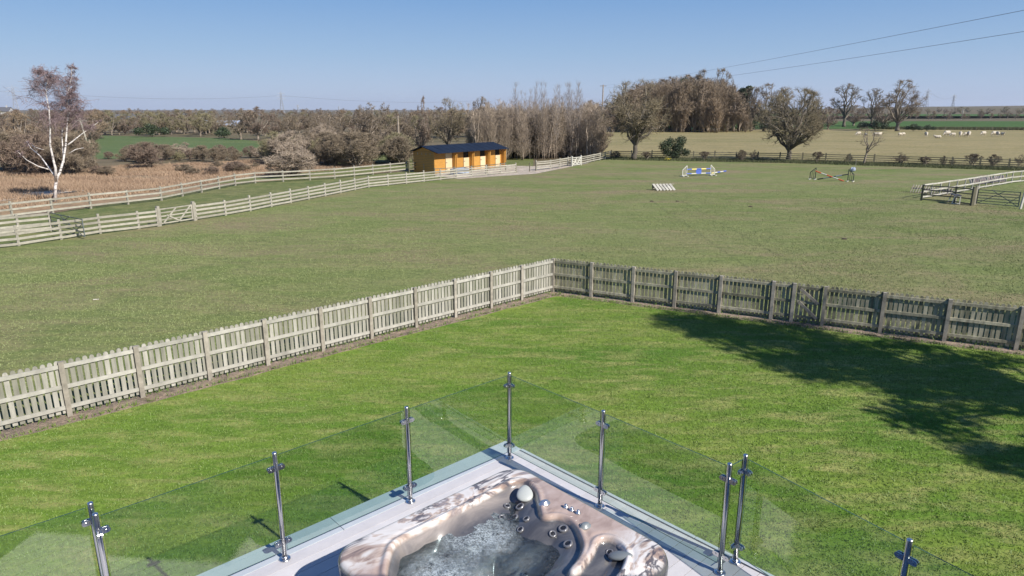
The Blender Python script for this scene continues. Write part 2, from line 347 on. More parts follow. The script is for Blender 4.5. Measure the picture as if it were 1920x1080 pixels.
# ------------------------------------------------------------------ terrace
ZD = 1.75
U = Vector((.735, .678, 0)).normalized(); V_ = Vector((.69, -.724, 0)).normalized()   # along the left edge away from us / along the right edge towards us
E0 = Vector((-.08, 7.61, 0))
def terrace():
    root = empty('roof_terrace', (0, 3, 0), 0, 'raised roof terrace with pale pinkish boards and blue-grey edge trim below the camera', 'terrace')
    b = MB(1)
    Lw, Ld_ = 9.0, 12.0
    # boards run parallel to the left edge, stacked from it towards the right-hand side
    k = 0; t = .285
    Np = Vector((U.y, -U.x, 0))           # unit normal from the left edge into the terrace
    def clip_end(t):                       # where the board line meets the right edge
        # point P = E0 + Np*t + U*s on line E0 + V_*r
        A = Np * t
        D = U.x * -V_.y - -V_.x * U.y
        s = (-A.x * -V_.y - -V_.x * -A.y) / D
        return s
    while t < 12.5:
        wd = .142; s0 = clip_end(t); s1 = clip_end(t + wd)
        p = [E0 + Np * t + U * (s0 - .045), E0 + Np * (t + wd) + U * (s1 - .045), E0 + Np * (t + wd) - U * Ld_, E0 + Np * t - U * Ld_]
        tone = b.rng.random()
        vs = [v + Vector((0, 0, ZD)) for v in p] + [v + Vector((0, 0, ZD - .03)) for v in p]
        b.add(vs, [(0, 3, 2, 1), (0, 1, 5, 4), (1, 2, 6, 5), (3, 0, 4, 7)], tone)
        t += .147; k += 1
    b.build('decking', M['deck'], root, world=True)
    c = MB(2)
    # left trim: wide slabs; right trim: narrow strip
    s = 0
    while s < Ld_:
        a0 = E0 - U * (s + .002); a1 = E0 - U * (s + 2.396)
        p = [a0, a0 + Np * .28, a1 + Np * .28, a1]
        vs = [v + Vector((0, 0, ZD + .004)) for v in p] + [v + Vector((0, 0, ZD - .05)) for v in p]
        c.add(vs, [(0, 3, 2, 1), (0, 1, 5, 4), (1, 2, 6, 5), (2, 3, 7, 6), (3, 0, 4, 7)]); s += 2.4
    s = .3
    Nv = Vector((V_.y, -V_.x, 0)); Nv = Nv if Nv.x < 0 else -Nv
    while s < 11:
        a0 = E0 + V_ * s; a1 = E0 + V_ * (s + 2.39)
        p = [a0, a1, a1 + Nv * .036, a0 + Nv * .036]
        vs = [v + Vector((0, 0, ZD + .012)) for v in p] + [v + Vector((0, 0, ZD - .08)) for v in p]
        c.add(vs, [(0, 1, 2, 3), (0, 4, 5, 1), (1, 5, 6, 2), (2, 6, 7, 3), (3, 7, 4, 0)]); s += 2.4
    c.build('edge_trim', M['coping'], root, world=True)
    wl = MB(3); z0, z1 = 0.0, ZD - .055
    ins = .06
    q = [E0 + Np * ins - U * ins * .0 + V_ * ins, E0 + V_ * 11 + Nv * ins, E0 + V_ * 11 - U * 11, E0 - U * 11.9 + Np * ins]
    vs = [v + Vector((0, 0, z0)) for v in q] + [v + Vector((0, 0, z1)) for v in q]
    wl.add(vs, [(4, 5, 6, 7), (0, 1, 5, 4), (1, 2, 6, 5), (2, 3, 7, 6), (3, 0, 4, 7)])
    wl.build('wall', M['concrete'], root, world=True)
terrace()

def own_house():
    r = empty('house', (1, -3, 0), 0, 'unseen rendered house behind the camera that the terrace belongs to, sized to shade it', 'house')
    def block(x0, x1, y0, y1, z, name='wall'):
        m = MB(1); m.box(((x0 + x1) / 2, (y0 + y1) / 2, z / 2), (x1 - x0, y1 - y0, z)); return m.build(name, M['concrete'], r, world=True)
    block(-5.5, 1.99, -6, .8, 4.1); block(2.0, 9, -6, 1.15, 5.9)  # unseen taller right block is sized so its shadow darkens the deck
    for (x0, x1, y0, y1, z) in ((-5.7, 1.99, -6.2, .9, 4.1), (2.0, 9.2, -6.2, 1.25, 5.9)):
        m = MB(2); m.box(((x0 + x1) / 2, (y0 + y1) / 2, z + .09), (x1 - x0, y1 - y0, .16)); m.build('roof', M['slate'], r, world=True)
    for (xc, w_, z0, z1, y) in ((-2.6, 2.6, 1.85, 3.8, .8), (.6, 1.6, 1.85, 3.8, .8), (4.4, 3.0, 1.85, 4.0, 1.15)):
        m = MB(3); m.box((xc, y + .02, (z0 + z1) / 2), (w_, .04, z1 - z0)); f = m.build('window', M['galv'], r, world=True)
        m = MB(4); m.box((xc - w_ / 4, y + .05, (z0 + z1) / 2), (w_ / 2 - .12, .02, z1 - z0 - .16)); m.box((xc + w_ / 4, y + .05, (z0 + z1) / 2), (w_ / 2 - .12, .02, z1 - z0 - .16)); m.build('pane', M['dark_pane'], f)
M['dark_pane'] = toned('dark window glass', (.01, .012, .015), (.012, .014, .018), .05)
own_house()
def balustrade():
    root = empty('glass_balustrade', (-.03, 7.2, ZD), 0, 'frameless glass balustrade on stainless steel posts round the edge of the roof terrace', 'balustrade')
    PH = 1.09
    L = [Vector((-.03, 7.19, 0)), Vector((-1.07, 6.27, 0)), Vector((-2.09, 5.335, 0)), Vector((-3.11, 4.41, 0))]
    L2 = [Vector((-3.235, 4.555, 0)), Vector((-4.27, 3.63, 0)), Vector((-5.3, 2.7, 0))]
    Rr = [L[0], Vector((.915, 6.185, 0)), Vector((1.855, 5.145, 0))]
    R2 = [Vector((2.04, 5.295, 0)), Vector((2.79, 4.10, 0)), Vector((3.5, 3.0, 0)), Vector((4.2, 1.9, 0))]
    # post with base flange, two-sided clamps; shared meshes
    pb = MB(10); pb.tube([(0, 0, .005), (0, 0, PH - .012), (0, 0, PH - .003)], [.0215, .0215, .018], 20)
    pm = pb.mesh('post', M['steel'], True)
    fb = MB(11); fb.lathe([(0.0, .012), (.028, .012), (.03, .03), (.024, .034), (.022, .036)], n=20); fb.lathe([(.052, .0), (.052, .008), (.047, .012), (.0, .013)], n=24)
    fm = fb.mesh('base_flange', M['steel'], True)
    cb = MB(12)   # one clamp: block running along +x from the post with a rounded end, gripping the pane
    prof = []
    hh = .022
    for sy in (-1, 1):
        pts = []
        for k in range(9):
            a = -math.pi / 2 + math.pi * k / 8; pts.append((.058 + math.cos(a) * .022, math.sin(a) * hh))
        pts = [(.018, -hh)] + pts + [(.018, hh)]
        y0, y1 = (.006, .017) if sy > 0 else (-.017, -.006)
        n = len(pts); vs = [(p[0], y0, p[1]) for p in pts] + [(p[0], y1, p[1]) for p in pts]
        cb.add(vs, [tuple(range(n)), tuple(range(2 * n - 1, n - 1, -1))] + [(i, n + i, n + (i + 1) % n, (i + 1) % n) for i in range(n)], .5)
    cb.tube([(.05, -.022, 0), (.05, .022, 0)], .008, 10)
    cm = cb.mesh('clamp', M['steel'])
    gl_i = [0]
    def post(p, dirs, h=1):
        o = obj('post', pm, root, Vector((p.x, p.y, ZD)), world=True)
        obj('base_flange', fm, o)
        for d in dirs:
            for z in (.18, .93): obj('clamp', cm, o, (0, 0, z), math.atan2(d.y, d.x))
        return o
    def pane(a, b, z0=.085, z1=1.055, g=.032):
        d = (b - a).normalized(); a2 = a + d * g; b2 = b - d * g; n = Vector((-d.y, d.x, 0)) * .005
        m = MB(20)
        for i, (p, q) in enumerate(((a2 + n, b2 + n), (b2 - n, a2 - n))):
            m.face([p + Vector((0, 0, z0)), q + Vector((0, 0, z0)), q + Vector((0, 0, z1)), p + Vector((0, 0, z1))])
        m.mi = 1
        for z in (z0, z1):
            f = [a2 + n, a2 - n, b2 - n, b2 + n]; f = f if z == z1 else f[::-1]
            m.face([p + Vector((0, 0, z)) for p in f])
        for e in (a2, b2):
            m.face([e + n + Vector((0, 0, z0)), e - n + Vector((0, 0, z0)), e - n + Vector((0, 0, z1)), e + n + Vector((0, 0, z1))])
        me = m.mesh('glass_panel', [M['glass'], M['glass_edge']])
        bm = bmesh.new(); bm.from_mesh(me); bmesh.ops.remove_doubles(bm, verts=bm.verts, dist=1e-5); bmesh.ops.recalc_face_normals(bm, faces=bm.faces); bm.to_mesh(me); bm.free()
        obj('glass_panel', me, root, (0, 0, ZD), world=True)
    def run(P, first=None, last=None):
        for i, p in enumerate(P):
            ds = []
            if i > 0: ds.append((P[i - 1] - p).normalized())
            if i < len(P) - 1: ds.append((P[i + 1] - p).normalized())
            if i == 0 and first is not None: ds.append((first - p).normalized())
            if i == len(P) - 1 and last is not None: ds.append((last - p).normalized())
            if i == 0 and first is False: continue
            post(p, ds)
        for i in range(len(P) - 1): pane(P[i], P[i + 1])
    # left run from the corner, inner step, outer run
    for i, p in enumerate(L):
        ds = []
        if i > 0: ds.append((L[i - 1] - p).normalized())
        if i < len(L) - 1: ds.append((L[i + 1] - p).normalized())
        if i == 0: ds.append((Rr[1] - p).normalized())
        if i == len(L) - 1: ds.append((L2[0] - p).normalized() * -1)
        post(p, ds)
    for i in range(3): pane(L[i], L[i + 1])
    pane(L[3], L2[0], g=.045)
    for i, p in enumerate(L2):
        ds = ([(L2[i - 1] - p).normalized()] if i else []) + ([(L2[i + 1] - p).normalized()] if i < 2 else []); post(p, ds)
    for i in range(2): pane(L2[i], L2[i + 1])
    post(Rr[1], [(Rr[0] - Rr[1]).normalized(), (Rr[2] - Rr[1]).normalized()])
    post(Rr[2], [(Rr[1] - Rr[2]).normalized(), (Rr[2] - Rr[1]).normalized()])
    for i in range(2): pane(Rr[i], Rr[i + 1])
    pane(Rr[2], R2[0], g=.04)
    for i, p in enumerate(R2):
        ds = ([(R2[i - 1] - p).normalized()] if i else [(Rr[2] - p).normalized()]) + ([(R2[i + 1] - p).normalized()] if i < 3 else []); post(p, ds)
    for i in range(3): pane(R2[i], R2[i + 1])
balustrade()

# ------------------------------------------------------------------ hot tub
def mk_marble():
    m, t, b = new_mat('marbled acrylic')
    v = mapping(t, (1.5, .8, .6), (0, 0, R(8)))
    n = noise(t, 1.5, 4, .55, v, 2.4)
    c = ramp(t, n.outputs[0], [(.31, (.12, .10, .105)), (.37, (.3, .22, .18)), (.42, (.46, .37, .31)), (.47, (.62, .58, .54)), (.54, (.67, .64, .61)), (.585, (.48, .38, .31)), (.63, (.24, .21, .21)), (.69, (.58, .53, .5))]).outputs[0]
    v2 = mapping(t, (1.6, .7, .6), (0, 0, R(14))); n2 = noise(t, 1.7, 4, .6, v2, 1.6)
    vein = ramp(t, n2.outputs[0], [(.44, (0, 0, 0)), (.472, (1, 1, 1)), (.495, (1, 1, 1)), (.52, (0, 0, 0))]).outputs[0]
    n3 = noise(t, 1.3, 2, .5, v); gate = ramp(t, n3.outputs[0], [(.46, (0, 0, 0)), (.54, (.9, .9, .9))]).outputs[0]
    vein = mixc(t, 1.0, vein, gate, 'MULTIPLY')
    c = mixc(t, vein, c, (.07, .065, .075))
    # the control side of the shell is an even pink brown
    sep = N(t, 'ShaderNodeSeparateXYZ'); tc = N(t, 'ShaderNodeTexCoord'); t.links.new(tc.outputs['Object'], sep.inputs[0])
    wv = N(t, 'ShaderNodeMath', operation='MULTIPLY_ADD'); t.links.new(n.outputs[0], wv.inputs[0]); wv.inputs[1].default_value = .5; t.links.new(sep.outputs[0], wv.inputs[2])
    r = ramp(t, wv.outputs[0], [(.52, (0, 0, 0)), (.72, (1, 1, 1)), (1.0, (1, 1, 1))])
    r2 = ramp(t, wv.outputs[0], [(0, (1, 1, 1)), (.99, (1, 1, 1)), (1.0, (1, 1, 1))])
    mp = N(t, 'ShaderNodeMapRange'); t.links.new(wv.outputs[0], mp.inputs[0]); mp.inputs[1].default_value = 1.6; mp.inputs[2].default_value = 1.85; mp.inputs[3].default_value = 1; mp.inputs[4].default_value = 0
    k = N(t, 'ShaderNodeMath', operation='MULTIPLY'); t.links.new(r.outputs[0], k.inputs[0]); t.links.new(mp.outputs[0], k.inputs[1])
    n4 = noise(t, 6, 5, .6, v, .6); br = ramp(t, n4.outputs[0], [(.3, (.31, .225, .185)), (.5, (.41, .31, .26)), (.72, (.48, .38, .33))]).outputs[0]
    c = mixc(t, k.outputs[0], c, br)
    # the shell turns smoky grey with depth below the rim, darkest on the seat side
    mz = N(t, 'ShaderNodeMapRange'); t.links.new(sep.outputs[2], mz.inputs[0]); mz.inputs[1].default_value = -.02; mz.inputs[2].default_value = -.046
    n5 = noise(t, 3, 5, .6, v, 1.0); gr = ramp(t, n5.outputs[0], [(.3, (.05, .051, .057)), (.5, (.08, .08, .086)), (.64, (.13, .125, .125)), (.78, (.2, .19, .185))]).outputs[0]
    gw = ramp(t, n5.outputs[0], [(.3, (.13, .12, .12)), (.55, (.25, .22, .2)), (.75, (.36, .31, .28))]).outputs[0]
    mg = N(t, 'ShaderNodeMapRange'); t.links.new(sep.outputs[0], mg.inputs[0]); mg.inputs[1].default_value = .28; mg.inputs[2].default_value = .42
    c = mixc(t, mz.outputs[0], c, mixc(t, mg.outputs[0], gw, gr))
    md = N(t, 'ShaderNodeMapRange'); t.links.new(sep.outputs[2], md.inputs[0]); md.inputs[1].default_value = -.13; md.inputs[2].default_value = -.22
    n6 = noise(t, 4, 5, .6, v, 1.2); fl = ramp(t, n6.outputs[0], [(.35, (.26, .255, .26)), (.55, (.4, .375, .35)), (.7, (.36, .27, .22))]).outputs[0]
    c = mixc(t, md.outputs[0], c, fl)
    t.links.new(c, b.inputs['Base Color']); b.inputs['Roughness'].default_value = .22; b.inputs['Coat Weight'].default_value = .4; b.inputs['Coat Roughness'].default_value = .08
    return m
M['marble'] = mk_marble()
def mk_water():
    m, t, b = new_mat('bubbling water'); out = t.nodes['Material Output']; t.nodes.remove(b)
    v = mapping(t); n = noise(t, 22, 7, .75, v, .5); n2 = noise(t, 70, 5, .75, v, .4); big = noise(t, 2.6, 3, .5, v, .5)
    add = N(t, 'ShaderNodeMath', operation='ADD'); t.links.new(n.outputs[0], add.inputs[0]); t.links.new(n2.outputs[0], add.inputs[1])
    bp = N(t, 'ShaderNodeBump'); bp.inputs['Strength'].default_value = .8; bp.inputs['Distance'].default_value = .012; t.links.new(add.outputs[0], bp.inputs['Height'])
    fr = N(t, 'ShaderNodeFresnel'); fr.inputs[0].default_value = 1.33; t.links.new(bp.outputs[0], fr.inputs['Normal'])
    tr = N(t, 'ShaderNodeBsdfTransparent'); tr.inputs[0].default_value = (.74, .84, .86, 1)
    gl = N(t, 'ShaderNodeBsdfGlossy'); gl.inputs['Roughness'].default_value = .05; t.links.new(bp.outputs[0], gl.inputs['Normal'])
    mx = N(t, 'ShaderNodeMixShader'); t.links.new(fr.outputs[0], mx.inputs[0]); t.links.new(tr.outputs[0], mx.inputs[1]); t.links.new(gl.outputs[0], mx.inputs[2])
    df = N(t, 'ShaderNodeBsdfDiffuse'); df.inputs[0].default_value = (.62, .70, .73, 1); t.links.new(bp.outputs[0], df.inputs['Normal'])
    av = N(t, 'ShaderNodeMath', operation='MULTIPLY'); t.links.new(add.outputs[0], av.inputs[0]); av.inputs[1].default_value = .5
    fm = ramp(t, av.outputs[0], [(.42, (.04, .04, .04)), (.58, (1, 1, 1))]).outputs[0]; bm_ = ramp(t, big.outputs[0], [(.4, (.3, .3, .3)), (.58, (.85, .85, .85))]).outputs[0]
    # air jets whiten the water round two outlets
    vd = N(t, 'ShaderNodeVectorMath', operation='DISTANCE'); tcw = N(t, 'ShaderNodeTexCoord'); t.links.new(tcw.outputs['Object'], vd.inputs[0]); vd.inputs[1].default_value = (.56, -.92, 0)
    vd2 = N(t, 'ShaderNodeVectorMath', operation='DISTANCE'); t.links.new(tcw.outputs['Object'], vd2.inputs[0]); vd2.inputs[1].default_value = (.8, -1.5, 0)
    mn = N(t, 'ShaderNodeMath', operation='MINIMUM'); t.links.new(vd.outputs['Value'], mn.inputs[0]); t.links.new(vd2.outputs['Value'], mn.inputs[1])
    ad = N(t, 'ShaderNodeMath', operation='MULTIPLY_ADD'); t.links.new(big.outputs[0], ad.inputs[0]); ad.inputs[1].default_value = .5; t.links.new(mn.outputs[0], ad.inputs[2])
    near = ramp(t, ad.outputs[0], [(.34, (.8, .8, .8)), (.64, (.05, .05, .05))]).outputs[0]
    k = mixc(t, 1.0, fm, near, 'MULTIPLY')
    m2 = N(t, 'ShaderNodeMixShader'); t.links.new(k, m2.inputs[0]); t.links.new(mx.outputs[0], m2.inputs[1]); t.links.new(df.outputs[0], m2.inputs[2])
    t.links.new(m2.outputs[0], out.inputs[0]); return m
M['water'] = mk_water()
M['jet'] = toned('grey jet ring', (.2, .2, .21), (.28, .28, .29), .25, .3)
M['black'] = toned('black plastic', (.01, .01, .012), (.02, .02, .022), .4)
M['pillow'] = toned('pale grey headrest', (.4, .42, .4), (.45, .47, .44), .45)
M['pillow_dark'] = toned('grey headrest', (.17, .19, .2), (.2, .22, .23), .35)
M['chrome'] = toned('satin chrome', (.55, .56, .6), (.6, .62, .66), .22, .85)
M['cabinet'] = toned('dark grey cabinet panels', (.07, .07, .075), (.1, .1, .105), .6)
def tub():
    C0 = Vector((.03, 6.02, 0)); TW, TL, RZ = 1.93, 2.05, .6; ang = math.atan2(-.735, .678)
    ux, uy = Vector((.678, -.735, 0)), Vector((.735, .678, 0))
    root = empty('hot_tub', (C0.x, C0.y, ZD), ang, 'square hot tub with marbled cream and brown shell full of bubbling water on the terrace', 'hot tub')
    def loc(x, y, h=RZ):
        g = G(x, y, ZD + h) - C0; return (g.dot(ux), g.dot(uy))
    ip = [(738, 1016), (800, 985), (850, 960), (900, 935), (940, 912), (957, 902), (985, 899), (1006, 916), (1012, 945), (1014, 962), (1022, 969), (1045, 965), (1066, 971), (1083, 989), (1091, 1008), (1095, 1025), (1085, 1048), (1064, 1070), (1078, 1077), (1098, 1052), (1112, 1033), (1118, 1012), (1135, 1006), (1155, 1010), (1176, 1030), (1170, 1060), (1152, 1085)]
    P = [loc(*q) for q in ip] + [(1.76, -.95), (1.74, -1.3), (1.70, -1.7), (1.5, -1.86), (1.1, -1.88), (.6, -1.88), (.5, -1.82), (.36, -1.7)]
    for _ in range(2):
        Q = []
        for i in range(len(P)):
            a, b = P[i], P[(i + 1) % len(P)]
            Q += [(a[0] * .75 + b[0] * .25, a[1] * .75 + b[1] * .25), (a[0] * .25 + b[0] * .75, a[1] * .25 + b[1] * .75)]
        P = Q
    P = np.array(P); st = .0115
    xs = np.arange(-.03, TW + .04, st); ys = np.arange(-TL - .03, .04, st); X, Y = np.meshgrid(xs, ys); X = X.ravel(); Y = Y.ravel()
    def sd_poly(X, Y):
        d = np.full(X.shape, 1e9); ins = np.zeros(X.shape, bool)
        for i in range(len(P)):
            ax, ay = P[i]; bx, by = P[(i + 1) % len(P)]; ex, ey = bx - ax, by - ay
            tt = np.clip(((X - ax) * ex + (Y - ay) * ey) / (ex * ex + ey * ey + 1e-12), 0, 1)
            d = np.minimum(d, np.hypot(X - ax - ex * tt, Y - ay - ey * tt))
            c = ((ay > Y) != (by > Y)) & (X < ex * (Y - ay) / (ey + 1e-12) + ax); ins ^= c
        return np.where(ins, d, -d)
    def ss(a, b, x): x = np.clip((x - a) / (b - a), 0, 1); return x * x * (3 - 2 * x)
    def height(X, Y, d):
        sl = ss(.25, .5, X) * (1 - ss(1.0, 1.3, -Y)); W_ = .12 + .3 * np.maximum(sl, ss(.5, .8, X))
        z = np.where(d > -.0, -.05 * ss(0, .022, d) - .16 * ss(0, 1, (d - .015) / W_) - .14 * ss(.46, .6, d), 0)
        z = z + .012 * np.exp(-((d + .022) / .016) ** 2) - .006 * np.exp(-((d + .06) / .02) ** 2)
        z = z - .03 * ss(.9, 1.0, X / TW) * (Y > -9)
        return z
    cx, cy, hx, hy, rr = TW / 2, -TL / 2, TW / 2, TL / 2, .24
    qx, qy = np.abs(X - cx) - (hx - rr), np.abs(Y - cy) - (hy - rr)
    so_ = np.hypot(np.maximum(qx, 0), np.maximum(qy, 0)) + np.minimum(np.maximum(qx, qy), 0) - rr
    # snap vertices just outside onto the outline
    px_, py_ = np.maximum(qx, 0), np.maximum(qy, 0); ln = np.hypot(px_, py_) + 1e-9
    nx = np.where((qx > 0) | (qy > 0), px_ / ln, 0) * np.sign(X - cx); ny = np.where((qx > 0) | (qy > 0), py_ / ln, 0) * np.sign(Y - cy)
    flat = (qx <= 0) & (qy <= 0)
    X2 = np.where(so_ > 0, X - nx * so_, X); Y2 = np.where(so_ > 0, Y - ny * so_, Y)
    d = sd_poly(X, Y); Z = height(X, Y, d)
    dd = np.clip(-so_, 0, .05); Z = Z - (.05 - np.sqrt(np.maximum(.05 ** 2 - (.05 - dd) ** 2, 0)))
    keep = so_ < st * 1.45
    nxn, nyn = len(xs), len(ys); V = list(zip(X2.tolist(), Y2.tolist(), Z.tolist())); Fc = []
    for j in range(nyn - 1):
        for i in range(nxn - 1):
            a = j * nxn + i
            if keep[a] and keep[a + 1] and keep[a + nxn] and keep[a + nxn + 1]: Fc.append((a, a + 1, a + nxn + 1, a + nxn))
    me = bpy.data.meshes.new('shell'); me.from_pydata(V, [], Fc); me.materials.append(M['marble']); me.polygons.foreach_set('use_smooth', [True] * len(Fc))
    bm = bmesh.new(); bm.from_mesh(me); bmesh.ops.delete(bm, geom=[v for v in bm.verts if not v.link_faces], context='VERTS')
    be = [e for e in bm.edges if e.is_boundary]
    ex = bmesh.ops.extrude_edge_only(bm, edges=be)['geom']
    for g in ex:
        if isinstance(g, bmesh.types.BMVert): g.co.z -= .07
    for f in bm.faces: f.smooth = True
    bmesh.ops.recalc_face_normals(bm, faces=bm.faces[:]); bm.to_mesh(me); bm.free()
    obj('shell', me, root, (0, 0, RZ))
    def hat(x, y):
        xx, yy = np.array([x, x + .01, x]), np.array([y, y, y + .01]); z = height(xx, yy, sd_poly(xx, yy)); return z[0], Vector((-(z[1] - z[0]) / .01, -(z[2] - z[0]) / .01, 1)).normalized()
    # cabinet
    c = MB(30); n = 12; pts = []
    for (sx, sy, a0) in ((1, 1, 0), (-1, 1, 90), (-1, -1, 180), (1, -1, 270)):
        for k in range(n + 1):
            a = R(a0 + 90 * k / n); r2 = rr - .02; pts.append((cx + sx * (hx - rr) + r2 * math.cos(a), cy + sy * (hy - rr) + r2 * math.sin(a)))
    for k in range(len(pts)):
        a, b = pts[k], pts[(k + 1) % len(pts)]; L_ = math.hypot(b[0] - a[0], b[1] - a[1]); m_ = max(1, int(L_ / .14))
        for q in range(m_):
            p0 = (a[0] + (b[0] - a[0]) * q / m_, a[1] + (b[1] - a[1]) * q / m_); p1 = (a[0] + (b[0] - a[0]) * (q + .94) / m_, a[1] + (b[1] - a[1]) * (q + .94) / m_)
            c.face([(p0[0], p0[1], .01), (p1[0], p1[1], .01), (p1[0], p1[1], RZ - .06), (p0[0], p0[1], RZ - .06)])
    c.face([(p[0] * .97 + cx * .03, p[1] * .97 + cy * .03, .012) for p in pts][::-1], .2)
    c.build('cabinet', M['cabinet'], root)
    # water
    wv = MB(31); wx = np.linspace(.06, TW - .06, 60); wy = np.linspace(-TL + .06, -.06, 60); rg = np.random.RandomState(4)
    zz = np.array([[.006 * math.sin(x * 23 + y * 11) + .005 * math.sin(x * 9 - y * 27) + rg.normal(0, .003) for x in wx] for y in wy])
    o0 = len(wv.v); wv.v += [(x, y, zz[j][i]) for j, y in enumerate(wy) for i, x in enumerate(wx)]
    for j in range(59):
        for i in range(59):
            a = j * 60 + i; wv.f.append((a, a + 1, a + 61, a + 60)); wv.t.append(.5); wv.m.append(0)
    wv.build('water', M['water'], root, True, (0, 0, RZ - .118))
    # jets
    def jet(r, name='jet'):
        j = MB(32); j.lathe([(r * .5, .006), (r * .6, .014), (r * .85, .016), (r, .010), (r * 1.02, .0)], n=20); return j.mesh(name, M['jet'], True)
    def core(r):
        j = MB(33); j.lathe([(0, .013), (r * .3, .012), (r * .45, .010), (r * .62, .012)], n=16); return j.mesh('nozzle', M['black'], True)
    big, bigc, sm, smc = jet(.043), core(.043), jet(.033), core(.033)
    for x, y, k in ((951, 950, 0), (975, 951, 1), (941, 972, 0), (964, 972, 1), (987, 974, 0), (976, 994, 0), (1036, 1002, 0), (1056, 992, 1), (1065, 1021, 1), (842, 1042, 0), (806, 1062, 0), (840, 1078, 0), (985, 1079, 0), (1143, 1037, 0)):
        z = -.05
        for _ in range(25): lx, ly = loc(x, y, RZ + z); z2, nrm = hat(lx, ly); z = z * .6 + z2 * .4
        o = obj('jet', big if k else sm, root, (lx, ly, RZ + z + .002)); o.rotation_mode = 'QUATERNION'; o.rotation_quaternion = nrm.to_track_quat('Z', 'Y')
        obj('nozzle', bigc if k else smc, o)
    # controls on the brown rim
    def knob(x, y, r, mat, name, sx=1.0, rot=0):
        lx, ly = loc(x, y); j = MB(34); j.lathe([(r * 1.1, 0), (r * 1.05, .012), (r * .8, .014), (r * .75, .03), (r * .5, .036), (0, .037)], n=24)
        o = obj(name, j.mesh(name, mat, True), root, (lx, ly, RZ)); o.rotation_euler[2] = rot; o.scale = (sx, 1, 1); return o
    for q in ((1061, 952), (1072, 957.5), (1084, 963)): knob(*q, .02, M['chrome'], 'control_knob')
    k1 = knob(1021, 945, .034, M['chrome'], 'diverter', 1.5, R(70)); k1['label'] = 'pale grey oval diverter handle'
    k2 = knob(1097, 988, .034, M['pillow_dark'], 'diverter', 1.5, R(75)); k2['label'] = 'dark grey oval diverter handle'
    # headrests
    def pillow(x, y, h, size, mat, rz, tilt):
        lx, ly = loc(x, y, h); bm = bmesh.new(); bmesh.ops.create_uvsphere(bm, u_segments=24, v_segments=14, radius=1)
        for v in bm.verts: v.co = Vector((v.co.x * size[0], v.co.y * size[1] * (1 + .25 * v.co.x), v.co.z * size[2]))
        for f in bm.faces: f.smooth = True
        me = bpy.data.meshes.new('headrest'); bm.to_mesh(me); bm.free(); me.materials.append(mat)
        o = obj('headrest', me, root, (lx, ly, h)); o.rotation_euler = (0, R(tilt), R(rz))
    pillow(984, 925, RZ - .03, (.09, .075, .03), M['pillow'], -45, 22)
    pillow(1163, 1042, RZ - .02, (.10, .05, .03), M['pillow_dark'], -150, 12)
tub()

